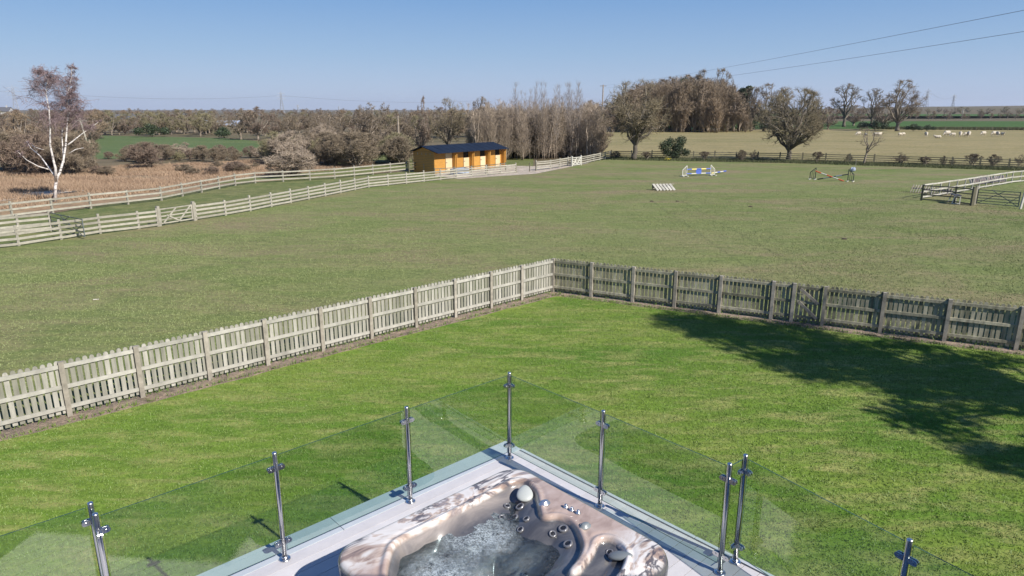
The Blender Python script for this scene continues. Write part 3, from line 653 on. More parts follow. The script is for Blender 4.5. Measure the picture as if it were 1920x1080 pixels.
# ------------------------------------------------------------------ garden picket fence
def picket_fence():
    RH = (.20, .62, 1.03)
    def bay(root, a, b, n, seed, gate=False):
        pm_, rm_ = (M['picket_shade'], M['picket_shade']) if n is RN else (M['picket'], M['picket_rail'])
        d = (b - a).normalized(); L_ = (b - a).length; m = MB(seed); rg = random.Random(seed)
        cnt = max(3, round(L_ / .112)); pitch = L_ / cnt; outer = -n; ang = math.atan2(d.y, d.x)
        Mr = Matrix((d, n, Vector((0, 0, 1)))).transposed()
        for k in range(cnt):
            c = a + d * (pitch * (k + .5)) + outer * .012; wd = .041; top = 1.135 + rg.uniform(-.008, .008); th = .009; lean = rg.uniform(-.004, .004)
            pr = [(-wd, .075), (wd, .075), (wd, top - .035), (wd * .72, top - .012), (wd * .3, top), (-wd * .3, top), (-wd * .72, top - .012), (-wd, top - .035)]
            n_ = len(pr); vs = [c + d * (p[0] + lean * p[1]) + outer * (th * s_) + Vector((0, 0, p[1])) for s_ in (-1, 1) for p in pr]
            m.add(vs, [tuple(range(n_)), tuple(range(2 * n_ - 1, n_ - 1, -1))] + [(i, n_ + i, n_ + (i + 1) % n_, (i + 1) % n_) for i in range(n_)])
        m.build('picket_panel', pm_, root, world=True)
        for z in RH:
            r = MB(seed + int(z * 100)); ia = a + d * .048 + n * .018; ib = b - d * .048 + n * .018
            r.beam(ia + Vector((0, 0, z)), ib + Vector((0, 0, z + rg.uniform(-.006, .006))), .034, .075)
            r.build('rail', rm_, root, world=True)
        if gate:
            r = MB(seed + 7); ia = a + d * .1 + n * .052; ib = b - d * .1 + n * .052
            r.beam(ia + Vector((0, 0, 1.0)), ib + Vector((0, 0, .62)), .03, .08); r.beam(ia + Vector((0, 0, .62)), ib + Vector((0, 0, .2)), .03, .08)
            r.build('brace', M['post'], root, world=True)
            h = MB(seed + 9); h.tube([a + d * .05 + n * .06 + Vector((0, 0, .85)), a + d * .18 + n * .06 + Vector((0, 0, .85))], .012, 8); h.build('latch', M['galv'], root, world=True)
    def post(root, p, n, seed, dark=False):
        m = MB(seed); c = p + n * .03; m.box((c.x, c.y, .56), (.088, .088, 1.14), Matrix.Rotation(math.atan2(RD.y, RD.x) if n is RN else math.atan2(LD.y, LD.x), 3, 'Z'))
        m.build('post', M['post'], root, world=True)
    rootL = empty('picket_fence', CORN + LD * 7, 0, 'weathered picket fence along the left side of the lawn, lit by the sun', 'fence')
    pl = [0] + [(CORN - G(*q)).length for q in ((982, 565), (919, 578), (852, 595), (779, 614), (697, 636), (607, 660), (506, 688), (396, 715), (269, 747), (131, 780))]
    while len(pl) < 14: pl.append(pl[-1] + 1.36)
    for i in range(len(pl) - 1):
        bay(rootL, CORN + LD * pl[i], CORN + LD * pl[i + 1], LN, 100 + i * 7); post(rootL, CORN + LD * pl[i + 1], LN, 300 + i)
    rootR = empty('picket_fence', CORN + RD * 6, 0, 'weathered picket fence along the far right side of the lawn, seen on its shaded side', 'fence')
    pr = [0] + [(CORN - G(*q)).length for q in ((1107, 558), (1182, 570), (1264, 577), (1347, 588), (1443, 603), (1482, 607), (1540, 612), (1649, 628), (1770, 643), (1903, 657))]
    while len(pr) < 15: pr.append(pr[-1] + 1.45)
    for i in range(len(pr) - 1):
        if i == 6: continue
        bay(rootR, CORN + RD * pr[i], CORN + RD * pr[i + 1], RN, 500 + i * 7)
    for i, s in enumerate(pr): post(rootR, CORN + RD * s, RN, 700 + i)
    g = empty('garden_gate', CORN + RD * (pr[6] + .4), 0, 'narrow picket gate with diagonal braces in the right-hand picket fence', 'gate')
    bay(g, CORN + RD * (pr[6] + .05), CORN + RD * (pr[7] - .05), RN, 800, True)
picket_fence()

# ------------------------------------------------------------------ post and rail fences, gates
def along(pts, step, inset=0):
    out = []; tot = 0; nxt = 0
    for a, b in zip(pts[:-1], pts[1:]):
        L_ = (b - a).length
        while nxt <= tot + L_ + 1e-6: out.append(a.lerp(b, (nxt - tot) / L_)); nxt += step
        tot += L_
    return out
def rail_fence(label, pts, step=1.8, rails=(.2, .45, .7), h=.95, mat='rail', pw=.09, rw=.1, seed=0, postmat=None, name='rail_fence', rail_off=.05):
    root = empty(name, pts[len(pts) // 2], 0, label, 'fence'); rg = random.Random(seed)
    n = (pts[1] - pts[0]).normalized(); n = Vector((n.y, -n.x, 0)); n = n if n.y < 0 else -n
    P_ = along(pts, step); pm = MB(seed); pm.box((0, 0, h / 2), (pw, pw * 1.1, h)); pm.box((0, 0, h + .004), (pw * .9, pw, .008)); me = pm.mesh('post', M[postmat or mat])
    tot = sum((b - a).length for a, b in zip(pts[:-1], pts[1:]))
    if (P_[-1] - pts[-1]).length > .5: P_.append(pts[-1])
    for p in P_[:99]: obj('post', me, root, p, rg.uniform(-.1, .1) + math.atan2(n.y, n.x), (1, 1, rg.uniform(.95, 1.04)), world=True)
    for z in rails:
        m = MB(seed + int(z * 100)); prev = None
        for a, b in zip(P_[:-1], P_[1:]):
            dz = [rg.uniform(-.012, .012) for _ in (0, 1)]
            m.beam(a + n * rail_off + Vector((0, 0, z + dz[0])), b + n * rail_off + Vector((0, 0, z + dz[1])), .035, rw)
        m.build('rail', M[mat], root, world=True)
    return root
def gate(label, a, b, h, bars, mat, kind='wood', lift=.1, postmat=None, posts=True, name='field_gate', t=.03, bw=.08):
    root = empty(name, (a + b) / 2, 0, label, 'gate'); d = (b - a).normalized(); L_ = (b - a).length; Z = Vector((0, 0, 1))
    fr = MB(1); fr.beam(a + Z * lift, a + Z * h, t * 1.5, bw * 1.1, up=(d.x, d.y, 0)); fr.beam(b + Z * lift, b + Z * h, t * 1.5, bw * 1.1, up=(d.x, d.y, 0))
    fr.build('frame', M[mat], root, world=True)
    for i in range(bars):
        z = lift + .03 + (h - lift - .06) * i / (bars - 1); m = MB(i); m.beam(a + Z * z, b + Z * z, t, bw * .85); m.build('bar', M[mat], root, world=True)
    n = Vector((-d.y, d.x, 0)); n = n if n.y < 0 else -n; o = n * t * 1.2; mid = (a + b) / 2; br = MB(5)
    if kind == 'wood':
        br.beam(a + d * .12 + Z * (lift + .05) + o, mid + Z * h * .97 + o, t * .8, bw); br.beam(mid + d * .1 + Z * (lift + .05) + o, b - d * .05 + Z * h + o, t * .8, bw)
        br.beam(a + d * .35 + Z * h * .6 + o, mid + d * .15 + Z * (lift + .03) + o, t * .8, bw)
    else:
        q = a.lerp(b, .33); q2 = a.lerp(b, .66)
        br.beam(a + Z * lift + o, q2 + Z * h + o, t * .8, bw * .8); br.beam(q + Z * h + o, b + Z * lift + o, t * .8, bw * .8); br.beam(q2 + Z * lift + o, b + Z * h * .75 + o, t * .8, bw * .7)
    br.build('brace', M[mat], root, world=True)
    if posts:
        for p in (a - d * .1, b + d * .1):
            m = MB(7); m.box((p.x, p.y, (h + .15) / 2), (.14, .14, h + .15), Matrix.Rotation(math.atan2(d.y, d.x), 3, 'Z')); m.build('post', M[postmat or mat], root, world=True)
    return root
FN = px((-60, 472), (50, 460), (168, 441), (297, 425)); F2 = px((368, 413), (445, 401), (690, 352), (930, 327), (968, 324))
rail_fence('pale four-rail fence at the lower left, left of the wooden gate', FN, 1.75, (.12, .34, .56, .78), .93, seed=1)
rail_fence('long pale four-rail fence running from the wooden gate to the stable yard', F2, 1.85, (.12, .33, .54, .75), .9, seed=2)
gate('pale wooden field gate with diagonal braces in the near left fence', G(303, 424), G(362, 414.5), .88, 5, 'rail', bw=.07)
rail_fence('pale three-rail fence beyond the grass track, ending at the stable', px((-60, 421), (0, 412), (64, 407), (115, 398), (300, 377), (460, 345), (620, 336), (765, 321)), 2.2, (.22, .52, .82), .93, seed=3)
rail_fence('short pale rail fence at the left edge, ending at the open dark gate', px((-60, 452), (0, 444), (97, 434)), 2.0, (.2, .42, .64, .86), 1.0, seed=4)
gate('dark metal gate standing open behind the near left fence', G(98, 434), G(160, 449), .95, 5, 'galv', 'metal', .12, posts=False, t=.025, bw=.04)
rail_fence('dark thin posts without rails along the edge of the gravel yard', px((968, 324), (1005, 321)), 1.7, (.5,), .8, 'dark_wood', .06, .012, seed=5)
rail_fence('pale rail fence between the gravel yard and the bare poplars', px((1005, 320), (1035, 317), (1071, 310)), 2.2, (.2, .42, .64, .82), .95, seed=6)
gate('small white gate in front of the bare poplars', G(1073, 312), G(1088, 310), .9, 5, 'white_paint', bw=.09)
rail_fence('pale rail fence between the small white gate and the far hedge', px((1089, 309), (1130, 300), (1146, 296)), 2.2, (.2, .42, .64, .82), .92, seed=7)
rail_fence('low dark pen rails at the left end of the stable', px((767, 324), (785, 322), (775, 316)), 1.4, (.3, .6, .85), .95, 'dark_wood', seed=8)
rail_fence('dark rail fence in front of the stable doors', px((815, 333), (860, 330), (905, 326), (948, 321)), 2.0, (.45, .75), .85, 'dark_wood', .07, .06, seed=9)
rail_fence('dark four-rail fence along the far edge of the paddock', px((1146, 297), (1470, 302), (1700, 309), (1930, 318)), 2.4, (.2, .42, .64, .86), 1.02, 'dark_wood', .11, .075, seed=10, postmat='dark_wood')
rail_fence('dark wire fence along the far side of the sheep pasture', [Vector((110, 196, 0)), Vector((190, 183, 0))], 4, (.5, .9), 1.1, 'dark_wood', .12, .05, seed=11)
# right-hand pen
def poly_y(p): return px(*p)
rail_fence('curving white three-rail fence at the right edge', px((1728, 373), (1780, 364), (1822, 357), (1860, 350), (1900, 343), (1960, 338)), 1.35, (.14, .5, .92), .95, 'picket_rail', .06, .09, seed=12)
rail_fence('dark four-rail fence joining the dark metal gate at the right', px((1727, 376), (1775, 379), (1820, 385)), 1.9, (.1, .4, .7, .98), 1.02, 'dark_wood', .1, .07, seed=13)
gate('dark galvanised field gate at the right edge of the paddock', G(1830, 385), G(1908, 391.5), 1.0, 6, 'galv', 'metal', .12, posts=False, t=.035, bw=.045)
def single_post(label, q, h, mat, wd=.16, lean=0.0):
    p = G(*q); r = empty('gate_post', p, 0, label, 'post'); m = MB(3); m.box((0, 0, h / 2), (wd, wd, h)); o = m.build('shaft', M[mat], r); o.rotation_euler = (0, lean, 0)
    c = MB(4); c.box((math.sin(lean) * h, 0, math.cos(lean) * h + .012), (wd * 1.15, wd * 1.15, .02)); c.build('cap', M[mat], r)
single_post('dark square post where the dark rails meet the dark metal gate', (1822, 386), 1.15, 'dark_wood')
single_post('pale grey post just left of the dark metal gate', (1827, 384), 1.15, 'rail', .12)
single_post('pale post holding the right end of the dark metal gate', (1913, 392), 1.18, 'white_paint', .1, .1)
def pallets(label, a, b, h, seed):
    root = empty('board_stack', (a + b) / 2, 0, label, 'boards'); d = (b - a).normalized(); L_ = (b - a).length; m = MB(seed); n = Vector((-d.y, d.x, 0)); n = n if n.y > 0 else -n; k = 0
    rg = random.Random(seed)
    while k * .16 < L_:
        p = a + d * k * .16; m.beam(p + Vector((0, 0, .02)), p + n * (.25 + rg.uniform(-.05, .05)) + d * .12 + Vector((0, 0, h * rg.uniform(.9, 1.05))), .11, .03, up=(d.x, d.y, 0)); k += 1
    m.build('slats', M['gravel_board'], root, world=True)
    m2 = MB(seed + 1); m2.beam(a + n * .22 + Vector((0, 0, h * .55)), b + n * .22 + Vector((0, 0, h * .55)), .05, .08); m2.build('bearer', M['rail'], root, world=True)
M['gravel_board'] = toned('pinkish pale boards', (.36, .29, .26), (.5, .44, .4), .8)
pallets('row of pinkish boards leaning behind the dark rails at the right', G(1707, 361), G(1782, 366), .55, 21)
pallets('second row of pinkish boards farther along the curving white fence', G(1822, 347), G(1885, 341), .5, 22)
def bench(q):
    p = G(*q); r = empty('jump_stand', p, R(-20), 'small white and dark trestle stand on the grass by the dark rails', 'stand')
    for y in (-.0, .9):
        m = MB(5); m.beam((0, y, 0), (.12, y, .52), .05, .05); m.beam((.42, y, 0), (.3 + .12, y, .52), .05, .05); m.beam((.1, y, .52), (.45, y, .52), .05, .05); m.beam((.0, y, .06), (.42, y, .06), .04, .04); m.build('leg_frame', M['white_paint'], r)
    m = MB(6); m.box((.26, .45, .56), (.42, .98, .04)); m.build('top', M['slate'], r)
bench((1784, 383))

# ------------------------------------------------------------------ stable
def stable():
    C = G(815, 325.5); fd = Vector((.62, .785, 0)).normalized(); nd = Vector((fd.y, -fd.x, 0))     # along the front, out of the front
    W, D, EH, RH = 9.75, 2.75, 1.93, 2.42
    root = empty('stable', C, math.atan2(fd.y, fd.x), 'orange timber stable block with a dark blue roof and half-open cream doors', 'stable')
    # local: x along the front, y back (negative = out of the front)
    w_ = MB(40); bays = [(0, 1.45, 2.35), (2.75, 3.95, 4.75), (5.15, 6.4, 7.2), (7.6, 8.75, 9.5)]
    def wall_strip(a, b, z0=.0, z1=EH): w_.box(((a + b) / 2, .05, (z0 + z1) / 2), (b - a, .1, z1 - z0))
    cur = 0
    for (a, b, c) in bays:
        wall_strip(cur, b) if b > cur else None
        wall_strip(b, c, 1.85, EH); cur = c
    wall_strip(cur, W)
    w_.box((W / 2, D - .05, EH / 2), (W, .1, EH)); 
    front = w_.build('front_wall', M['stable_wall'], root)
    g = MB(41)
    for x in (.05, W - .05):
        x0, x1 = x - .048, x + .048; pts = [(.1, 0), (D - .1, 0), (D - .1, EH), (D / 2, RH - .06), (.1, EH)]
        g = MB(41); vs = [(xx, p[0], p[1]) for xx in (x0, x1) for p in pts]; g.add(vs, [(0, 4, 3, 2, 1), (5, 6, 7, 8, 9)] + [(i, (i + 1) % 5, 5 + (i + 1) % 5, 5 + i) for i in range(5)])
        g.build('gable_wall', M['stable_wall'], root)
    k = MB(42); 
    for z in np.arange(.15, 2.0, .15): k.box((-.003, D / 2, z), (.012, D - .2, .02))
    k.build('board_joints', M['dark_wood'], root)
    rf = MB(43)
    for s in (-1, 1):
        y0 = -.75 if s < 0 else D + .2; zr = RH; ze = 1.84 if s < 0 else 1.9
        a = [(-.3, y0, ze), (W + .35, y0, ze), (W + .35, D / 2, zr), (-.3, D / 2, zr)]; vs = a + [(p[0], p[1], p[2] + .05) for p in a]
        fs = [(0, 1, 2, 3), (7, 6, 5, 4), (0, 4, 5, 1), (1, 5, 6, 2), (3, 2, 6, 7), (0, 3, 7, 4)]; rf.add(vs, fs if s < 0 else [f[::-1] for f in fs])
        for x in np.arange(0, W, .95): rf.beam((x, y0 + .02 * -s, ze + .058), (x, D / 2, zr + .058), .05, .015)
    rf.build('roof', M['roof'], root)
    for i, (a, b, c) in enumerate(bays):
        d = MB(44 + i); top = i == 0
        d.box(((b + c) / 2, -.02, .62), (c - b - .04, .05, 1.2)); 
        if top: d.box(((b + c) / 2, -.018, 1.53), (c - b - .04, .05, .58))
        dr = d.build('door', M['stable_door'], root); dr['label'] = 'cream stable door, closed top and bottom' if top else 'cream lower stable door with dark opening above'
        h = MB(50); h.box((b + .12, -.055, .9), (.18, .02, .05)); h.box((b + .12, -.055, .3), (.18, .02, .05)); h.build('hinge', M['galv'], dr)
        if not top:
            o = MB(60); o.box(((b + c) / 2, .09, 1.56), (c - b, .02, .72)); o.build('dark_opening_panel', M['dark'], root)  # dark panel stands for the unlit interior above the lower door
    for x in (2.42, 4.85, 7.3, 9.75):
        fn = MB(70); fn.box((x, -.21, .93), (.06, .42, 1.86)); fn.build('partition', M['stable_wall'], root)
        ps = MB(71); ps.box((x + .08, -.48, .92), (.09, .09, 1.84)); ps.build('canopy_post', M['stable_wall'], root)
    fl = MB(72); fl.box((W / 2, D / 2, .04), (W - .2, D - .2, .05)); fl.build('floor', M['concrete'], root)
    vt = MB(73)
    for y in np.arange(.5, D - .3, .55): vt.box((-.012, y, 1.75), (.02, .05, .2))
    vt.box((-.012, D / 2, .55), (.02, .05, .55)); vt.build('trim', M['rail'], root)
    # sacks and a water trough standing in the yard
    tr = empty('water_trough', G(862, 327), math.atan2(fd.y, fd.x), 'pale blue-grey trough in the yard before the stable doors', 'trough')
    m = MB(74); 
    for s in (-1, 1): m.box((0, s * .28, .3), (1.9, .04, .5)); m.box((s * .93, 0, .3), (.04, .52, .5))
    m.box((0, 0, .08), (1.82, .52, .04)); m.build('basin', M['tarp'], tr); m = MB(75)
    m.box((0, 0, .48), (1.8, .5, .01)); m.build('cover', M['tarp'], tr)
    ho = empty('mounting_block', G(903, 316), math.atan2(fd.y, fd.x), 'pale wooden steps standing before the third stable door', 'steps'); m = MB(76)
    m.box((0, 0, .15), (.7, .5, .3)); m.box((0, .15, .45), (.7, .25, .3)); m.build('treads', M['stable_door'], ho)
stable()

# ------------------------------------------------------------------ horse jumps and small things in the paddock
def wing(parent, a, out, mat, h=.95, wd=.42):
    """a jump wing: upright by the poles, a lower outer upright, a slanting head and feet"""
    m = MB(80); Z = Vector((0, 0, 1)); b = a + out * wd; th = .055
    m.beam(a + Z * .08, a + Z * h, th, th, up=(out.x, out.y, 0)); m.beam(b + Z * .08, b + Z * h * .62, th, th, up=(out.x, out.y, 0)); m.beam(a + Z * h, b + Z * h * .6, th, th); m.beam(a + Z * .12, b + Z * .12, th, th)
    for k in (.33, .66): m.beam(a + out * wd * k + Z * .12, a + out * wd * k + Z * h * (.95 - .4 * k), .025, .03, up=(out.x, out.y, 0))
    m.build('wing', mat, parent, world=True)
    n = Vector((-out.y, out.x, 0)); f = MB(81)
    for p in (a, b): f.beam(p - n * .28 + Z * .04, p + n * .28 + Z * .04, .09, .07)
    f.build('foot', M['white_paint'], parent, world=True)
def striped(parent, a, b, cols, r=.05, first=.0):
    o = None; n = len(cols)
    m = MB(82); mats = []
    for i, c in enumerate(cols):
        if M[c] not in mats: mats.append(M[c])
        m.mi = mats.index(M[c]); m.tube([a.lerp(b, i / n), a.lerp(b, (i + 1) / n)], r, 10, cap=i in (0, n - 1), tone=.5)
    return m.build('pole', mats, parent, world=True)
def jumps():
    a, b = G(1287, 331), G(1331.5, 329.5); d = (b - a).normalized(); Z = Vector((0, 0, 1))
    r = empty('horse_jump', (a + b) / 2, 0, 'horse jump with white wings and blue, yellow and white poles', 'horse jump')
    wing(r, a, -d, M['white_paint']); wing(r, b, d, M['white_paint'])
    striped(r, a + Z * .62, b + Z * .62, ['blue_paint', 'yellow_paint', 'blue_paint', 'yellow_paint', 'blue_paint']); striped(r, a + Z * .24, b + Z * .24, ['blue_paint', 'white_paint', 'blue_paint', 'white_paint', 'blue_paint'])
    q = MB(83); q.box(((a.x + b.x) / 2, (a.y + b.y) / 2, .43), ((b - a).length * .22, .03, .3), Matrix.Rotation(math.atan2(d.y, d.x), 3, 'Z')); q.build('filler_board', M['blue_paint'], r, world=True)
    r2 = empty('jump_pole', G(1346, 326), 0, 'blue, white and yellow pole propped low beyond the white jump wing', 'pole')
    a2, b2 = G(1333, 327) + Z * .1, G(1361, 325) + Z * .22; striped(r2, a2, b2, ['yellow_paint', 'white_paint', 'blue_paint', 'white_paint', 'blue_paint'], .05)
    a, b = G(1528, 337), G(1589, 340.5); d = (b - a).normalized()
    r = empty('horse_jump', (a + b) / 2, 0, 'horse jump with dark wings and crossed red and white poles', 'horse jump')
    wing(r, a, -d, M['black_paint'], 1.0); wing(r, b, d, M['black_paint'], 1.0)
    n = Vector((-d.y, d.x, 0)); n = n if n.y < 0 else -n
    striped(r, a + Z * .72 + n * .08, b + Z * .02 + n * .08 - d * .25, ['red_paint', 'white_paint', 'red_paint', 'white_paint', 'red_paint'], .05)
    striped(r, a + Z * .05 + d * .2, b + Z * .6, ['black_paint', 'white_paint', 'black_paint', 'tarp', 'black_paint'], .045)
    r = empty('plastic_sack', G(1599, 322), .3, 'crumpled pale blue sack behind the dark jump wing', 'sack')
    bm = bmesh.new(); bmesh.ops.create_icosphere(bm, subdivisions=3, radius=.2); rg = random.Random(5)
    for v in bm.verts: v.co = Vector((v.co.x * 1.2, v.co.y, max(v.co.z, -.18) * 1.1 + .2)) * (1 + rg.uniform(-.12, .12))
    me = bpy.data.meshes.new('sack'); bm.to_mesh(me); bm.free(); me.materials.append(M['tarp']); obj('sack_body', me, r)
    m = MB(84); m.tube([(0, 0, .32), (.02, 0, .42)], [.03, .05], 8); m.build('tied_neck', M['tarp'], r)
    r = empty('marker_cane', G(1603, 318), 0, 'thin upright cane standing beside the pale blue sack', 'cane'); m = MB(85); m.tube([(0, 0, 0), (.02, 0, .95)], .018, 6); m.build('shaft', M['rail'], r); m = MB(85); m.box((.02, 0, .97), (.05, .02, .05)); m.build('tip', M['rail'], r)
    # low pale slatted jump
    p = G(1242, 356.5); r = empty('slatted_jump', p, R(8), 'low pale slatted A-shaped jump on the grass', 'horse jump'); m = MB(86)
    for k in range(6):
        x = -.62 + k * .25
        m.beam((x + .16, -.4, .03), (x - .1, .02, .46), .17, .03, up=(0, -.7, .7)); m.beam((x - .1, .04, .46), (x + .05, .36, .03), .17, .03, up=(0, .7, .7))
    m.build('slats', M['picket_rail'], r); m = MB(87); m.beam((-.8, -.2, .15), (.78, -.2, .15), .03, .06); m.beam((-.66, 0, .44), (.86, 0, .44), .03, .05); m.build('bearer', M['post'], r)
jumps()
def scraps():
    p = G(180, 563); r = MB(88); r.box((0, 0, .03), (.15, .03, .02), Matrix.Rotation(.4, 3, 'Z')); r.box((.05, .02, .03), (.05, .04, .02)); o = r.build('litter', M['stone'], None, loc=p); tag(o, 'scrap of pale litter lying on the paddock left of the picket fence', 'litter')
    rg = random.Random(9)
    for i, (x, y, lab) in enumerate([(1407, 388, 'small dark molehill in the middle of the paddock'), (1270, 378, 'dark molehill below the pale slatted jump'), (1222, 378, 'dark patch of dug soil left of and below the slatted jump'), (1583, 449, 'small clod of soil in the paddock below the dark jump')]):
        bm = bmesh.new(); bmesh.ops.create_icosphere(bm, subdivisions=3, radius=.1)
        for v in bm.verts: v.co = Vector((v.co.x * 1.3, v.co.y * 1.1, max(v.co.z, -.02) * .55)) * (1 + rg.uniform(-.15, .15))
        me = bpy.data.meshes.new('molehill'); bm.to_mesh(me); bm.free(); me.materials.append(M['soil_clod']); o = obj('molehill', me, None, G(x, y) + Vector((0, 0, .012)), rg.uniform(0, 6)); tag(o, lab, 'molehill')
M['soil_clod'] = toned('dark soil', (.05, .035, .025), (.08, .06, .04), .95)
scraps()

# ------------------------------------------------------------------ trees
def crown_tree(seed, trunk_h, c, rad, n=(9, 8, 7, 7), r0=.25, tw=.03, lean=(0, 0), low=-.3, twl=.1, start=(.75, 1), leader=True, curve=.25, sides=(8, 4, 3), mats=None, gnarl=.12, outer=(.78, 1.0), multi=1, stems_bark=None):
    """bare tree: limbs reach for points on the crown's shell, then fork twice and end in many fine twigs"""
    rg = random.Random(seed); T = MB(seed); Cw = MB(seed + 1); c = Vector(c); rad = Vector(rad); mean = (rad.x + rad.y + rad.z) / 3
    def shell(low_=low):
        while True:
            v = Vector((rg.gauss(0, 1), rg.gauss(0, 1), rg.gauss(0, 1))).normalized()
            if v.z > low_: return v
    def curve_pts(a, b, bend, k):
        mid = (a + b) / 2 + Vector((rg.uniform(-1, 1), rg.uniform(-1, 1), rg.uniform(.1, 1))) * bend * (b - a).length
        out = []
        for i in range(k + 1):
            t = i / k; p = a * (1 - t) ** 2 + mid * 2 * t * (1 - t) + b * t * t
            if 0 < i < k: p += Vector((rg.uniform(-1, 1), rg.uniform(-1, 1), rg.uniform(-1, 1))) * gnarl * (b - a).length / k
            out.append(p)
        return out
    def clampin(p):
        q = Vector(((p.x - c.x) / rad.x, (p.y - c.y) / rad.y, (p.z - c.z) / rad.z)); L_ = q.length
        if L_ > 1.03: q = q / L_ * rg.uniform(.93, 1.05); return Vector((c.x + q.x * rad.x, c.y + q.y * rad.y, c.z + q.z * rad.z))
        return p
    stems = []
    for s in range(multi):
        if multi == 1:
            top = Vector((lean[0], lean[1], trunk_h)); base = Vector((0, 0, 0))
        else:
            a = 2 * math.pi * (s + rg.random() * .6) / multi; base = Vector((math.cos(a), math.sin(a), 0)) * r0 * .8; top = Vector((math.cos(a) * rad.x * .3, math.sin(a) * rad.y * .3, trunk_h * rg.uniform(.8, 1.2)))
        k = 5; pts = [base.lerp(top, i / k) + (Vector((rg.uniform(-1, 1), rg.uniform(-1, 1), 0)) * gnarl * trunk_h / k * .6 if 0 < i else Vector()) for i in range(k + 1)]
        T.tube(pts, [r0 * (1.45 if i == 0 else 1.12 - .4 * i / k) for i in range(k + 1)], sides[0], tone=rg.random()); stems.append(pts)
    for i in range(n[0]):
        pts = stems[i % multi]; f = rg.uniform(*start); q = f * (len(pts) - 1); j = min(int(q), len(pts) - 2); a = pts[j].lerp(pts[j + 1], q - j)
        v = shell(); ro = rg.uniform(*outer)
        if leader and i == 0: v = Vector((rg.uniform(-.25, .25), rg.uniform(-.25, .25), 1)).normalized(); a = pts[-1]; ro = 1
        b = Vector((c.x + v.x * rad.x * ro, c.y + v.y * rad.y * ro, c.z + v.z * rad.z * ro))
        L1 = curve_pts(a, b, curve, 6); rr = [r0 * .55 * (1 - .82 * k / 6) for k in range(7)]
        T.tube(L1, rr, sides[1] + 1, cap=False, tone=rg.random())
        for j2 in range(n[1]):
            f = rg.uniform(.3, 1) * 6; k = min(int(f), 5); p = L1[k].lerp(L1[k + 1], f - k); rad2 = (rr[k] * .6)
            v = (shell(-.5) * .75 + (p - c).normalized() * .5 + Vector((0, 0, .2))).normalized()
            e = clampin(p + v * mean * rg.uniform(.25, .5)); L2 = curve_pts(p, e, .18, 3)
            T.tube(L2, [max(rad2 * (1 - .75 * q / 3), tw * .5) for q in range(4)], sides[1], cap=False, tone=rg.random())
            for j3 in range(n[2]):
                f = rg.uniform(.2, 1) * 3; k = min(int(f), 2); p2 = L2[k].lerp(L2[k + 1], f - k)
                v2 = (shell(-.8) * .8 + v * .5 + Vector((0, 0, .15))).normalized(); e2 = clampin(p2 + v2 * mean * rg.uniform(.12, .26))
                m_ = (p2 + e2) / 2 + Vector((rg.uniform(-1, 1), rg.uniform(-1, 1), rg.uniform(-.4, 1))) * .12 * (e2 - p2).length
                Cw.tube([p2, m_, e2], [tw * .9, tw * .7, tw * .35], 3, cap=False, tone=rg.random())
                for j4 in range(n[3]):
                    t = rg.uniform(.1, 1); s_ = p2.lerp(e2, t); v3 = (shell(-.9) + v2 * .7 + Vector((0, 0, .1))).normalized(); e3 = s_ + v3 * mean * twl * rg.uniform(.6, 1.5)
                    sd = v3.cross(Vector((rg.uniform(-1, 1), rg.uniform(-1, 1), rg.uniform(-1, 1)))).normalized() * tw * .55
                    Cw.face([s_ - sd, s_ + sd, e3])
    return T, Cw
def pair(name, T, Cw, mt, mc):
    a = T.mesh('trunk', M[mt], True); b = Cw.mesh('crown', M[mc]); h = max(v[2] for v in Cw.v); wdt = max(v[0] for v in Cw.v) - min(v[0] for v in Cw.v)
    return dict(name=name, trunk=a, crown=b, h=h, w=wdt)
def plant(k, p, h, wd=None, rz=0, label=None, cat='tree', group=None, name=None, crown_mat=None):
    sz = h / k['h']; sx = sz if wd is None else wd / k['w']
    r = empty(name or k['name'], p, rz, label, cat, group); r.scale = (sx, sx, sz)
    obj('trunk', k['trunk'], r); c = obj('crown', k['crown'], r)
    return r
def single(k, p, h, wd=None, rz=0, label=None, cat='tree', group=None, name=None):
    """far copies: trunk and crown are too small to tell apart"""
    if 'one' not in k:
        me = bpy.data.meshes.new(k['name']); bm = bmesh.new(); bm.from_mesh(k['trunk']); n0 = len(bm.faces); bm.from_mesh(k['crown']); bm.faces.ensure_lookup_table()
        for i in range(n0, len(bm.faces)): bm.faces[i].material_index = 1
        bm.to_mesh(me); bm.free(); me.materials.append(k['trunk'].materials[0]); me.materials.append(k['crown'].materials[0]); k['one'] = me
    sz = h / k['h']; sx = sz if wd is None else wd / k['w']; o = obj(name or k['name'], k['one'], None, p, rz, (sx, sx, sz)); return tag(o, label, cat, group)
def hgt(q, ty):
    g = G(*q); lo, hi = 0.0, 80.0
    for _ in range(40):
        m = (lo + hi) / 2; d = g + Vector((0, 0, m - CH)); c_ = d.y * math.cos(PITCH) - d.z * math.sin(PITCH); u_ = d.y * math.sin(PITCH) + d.z * math.cos(PITCH)
        if 540 - F * u_ / c_ > ty: lo = m
        else: hi = m
    return lo
def wpx(q, w_px): g = G(*q); return w_px / F * (g.y * math.cos(PITCH) + CH * math.sin(PITCH))

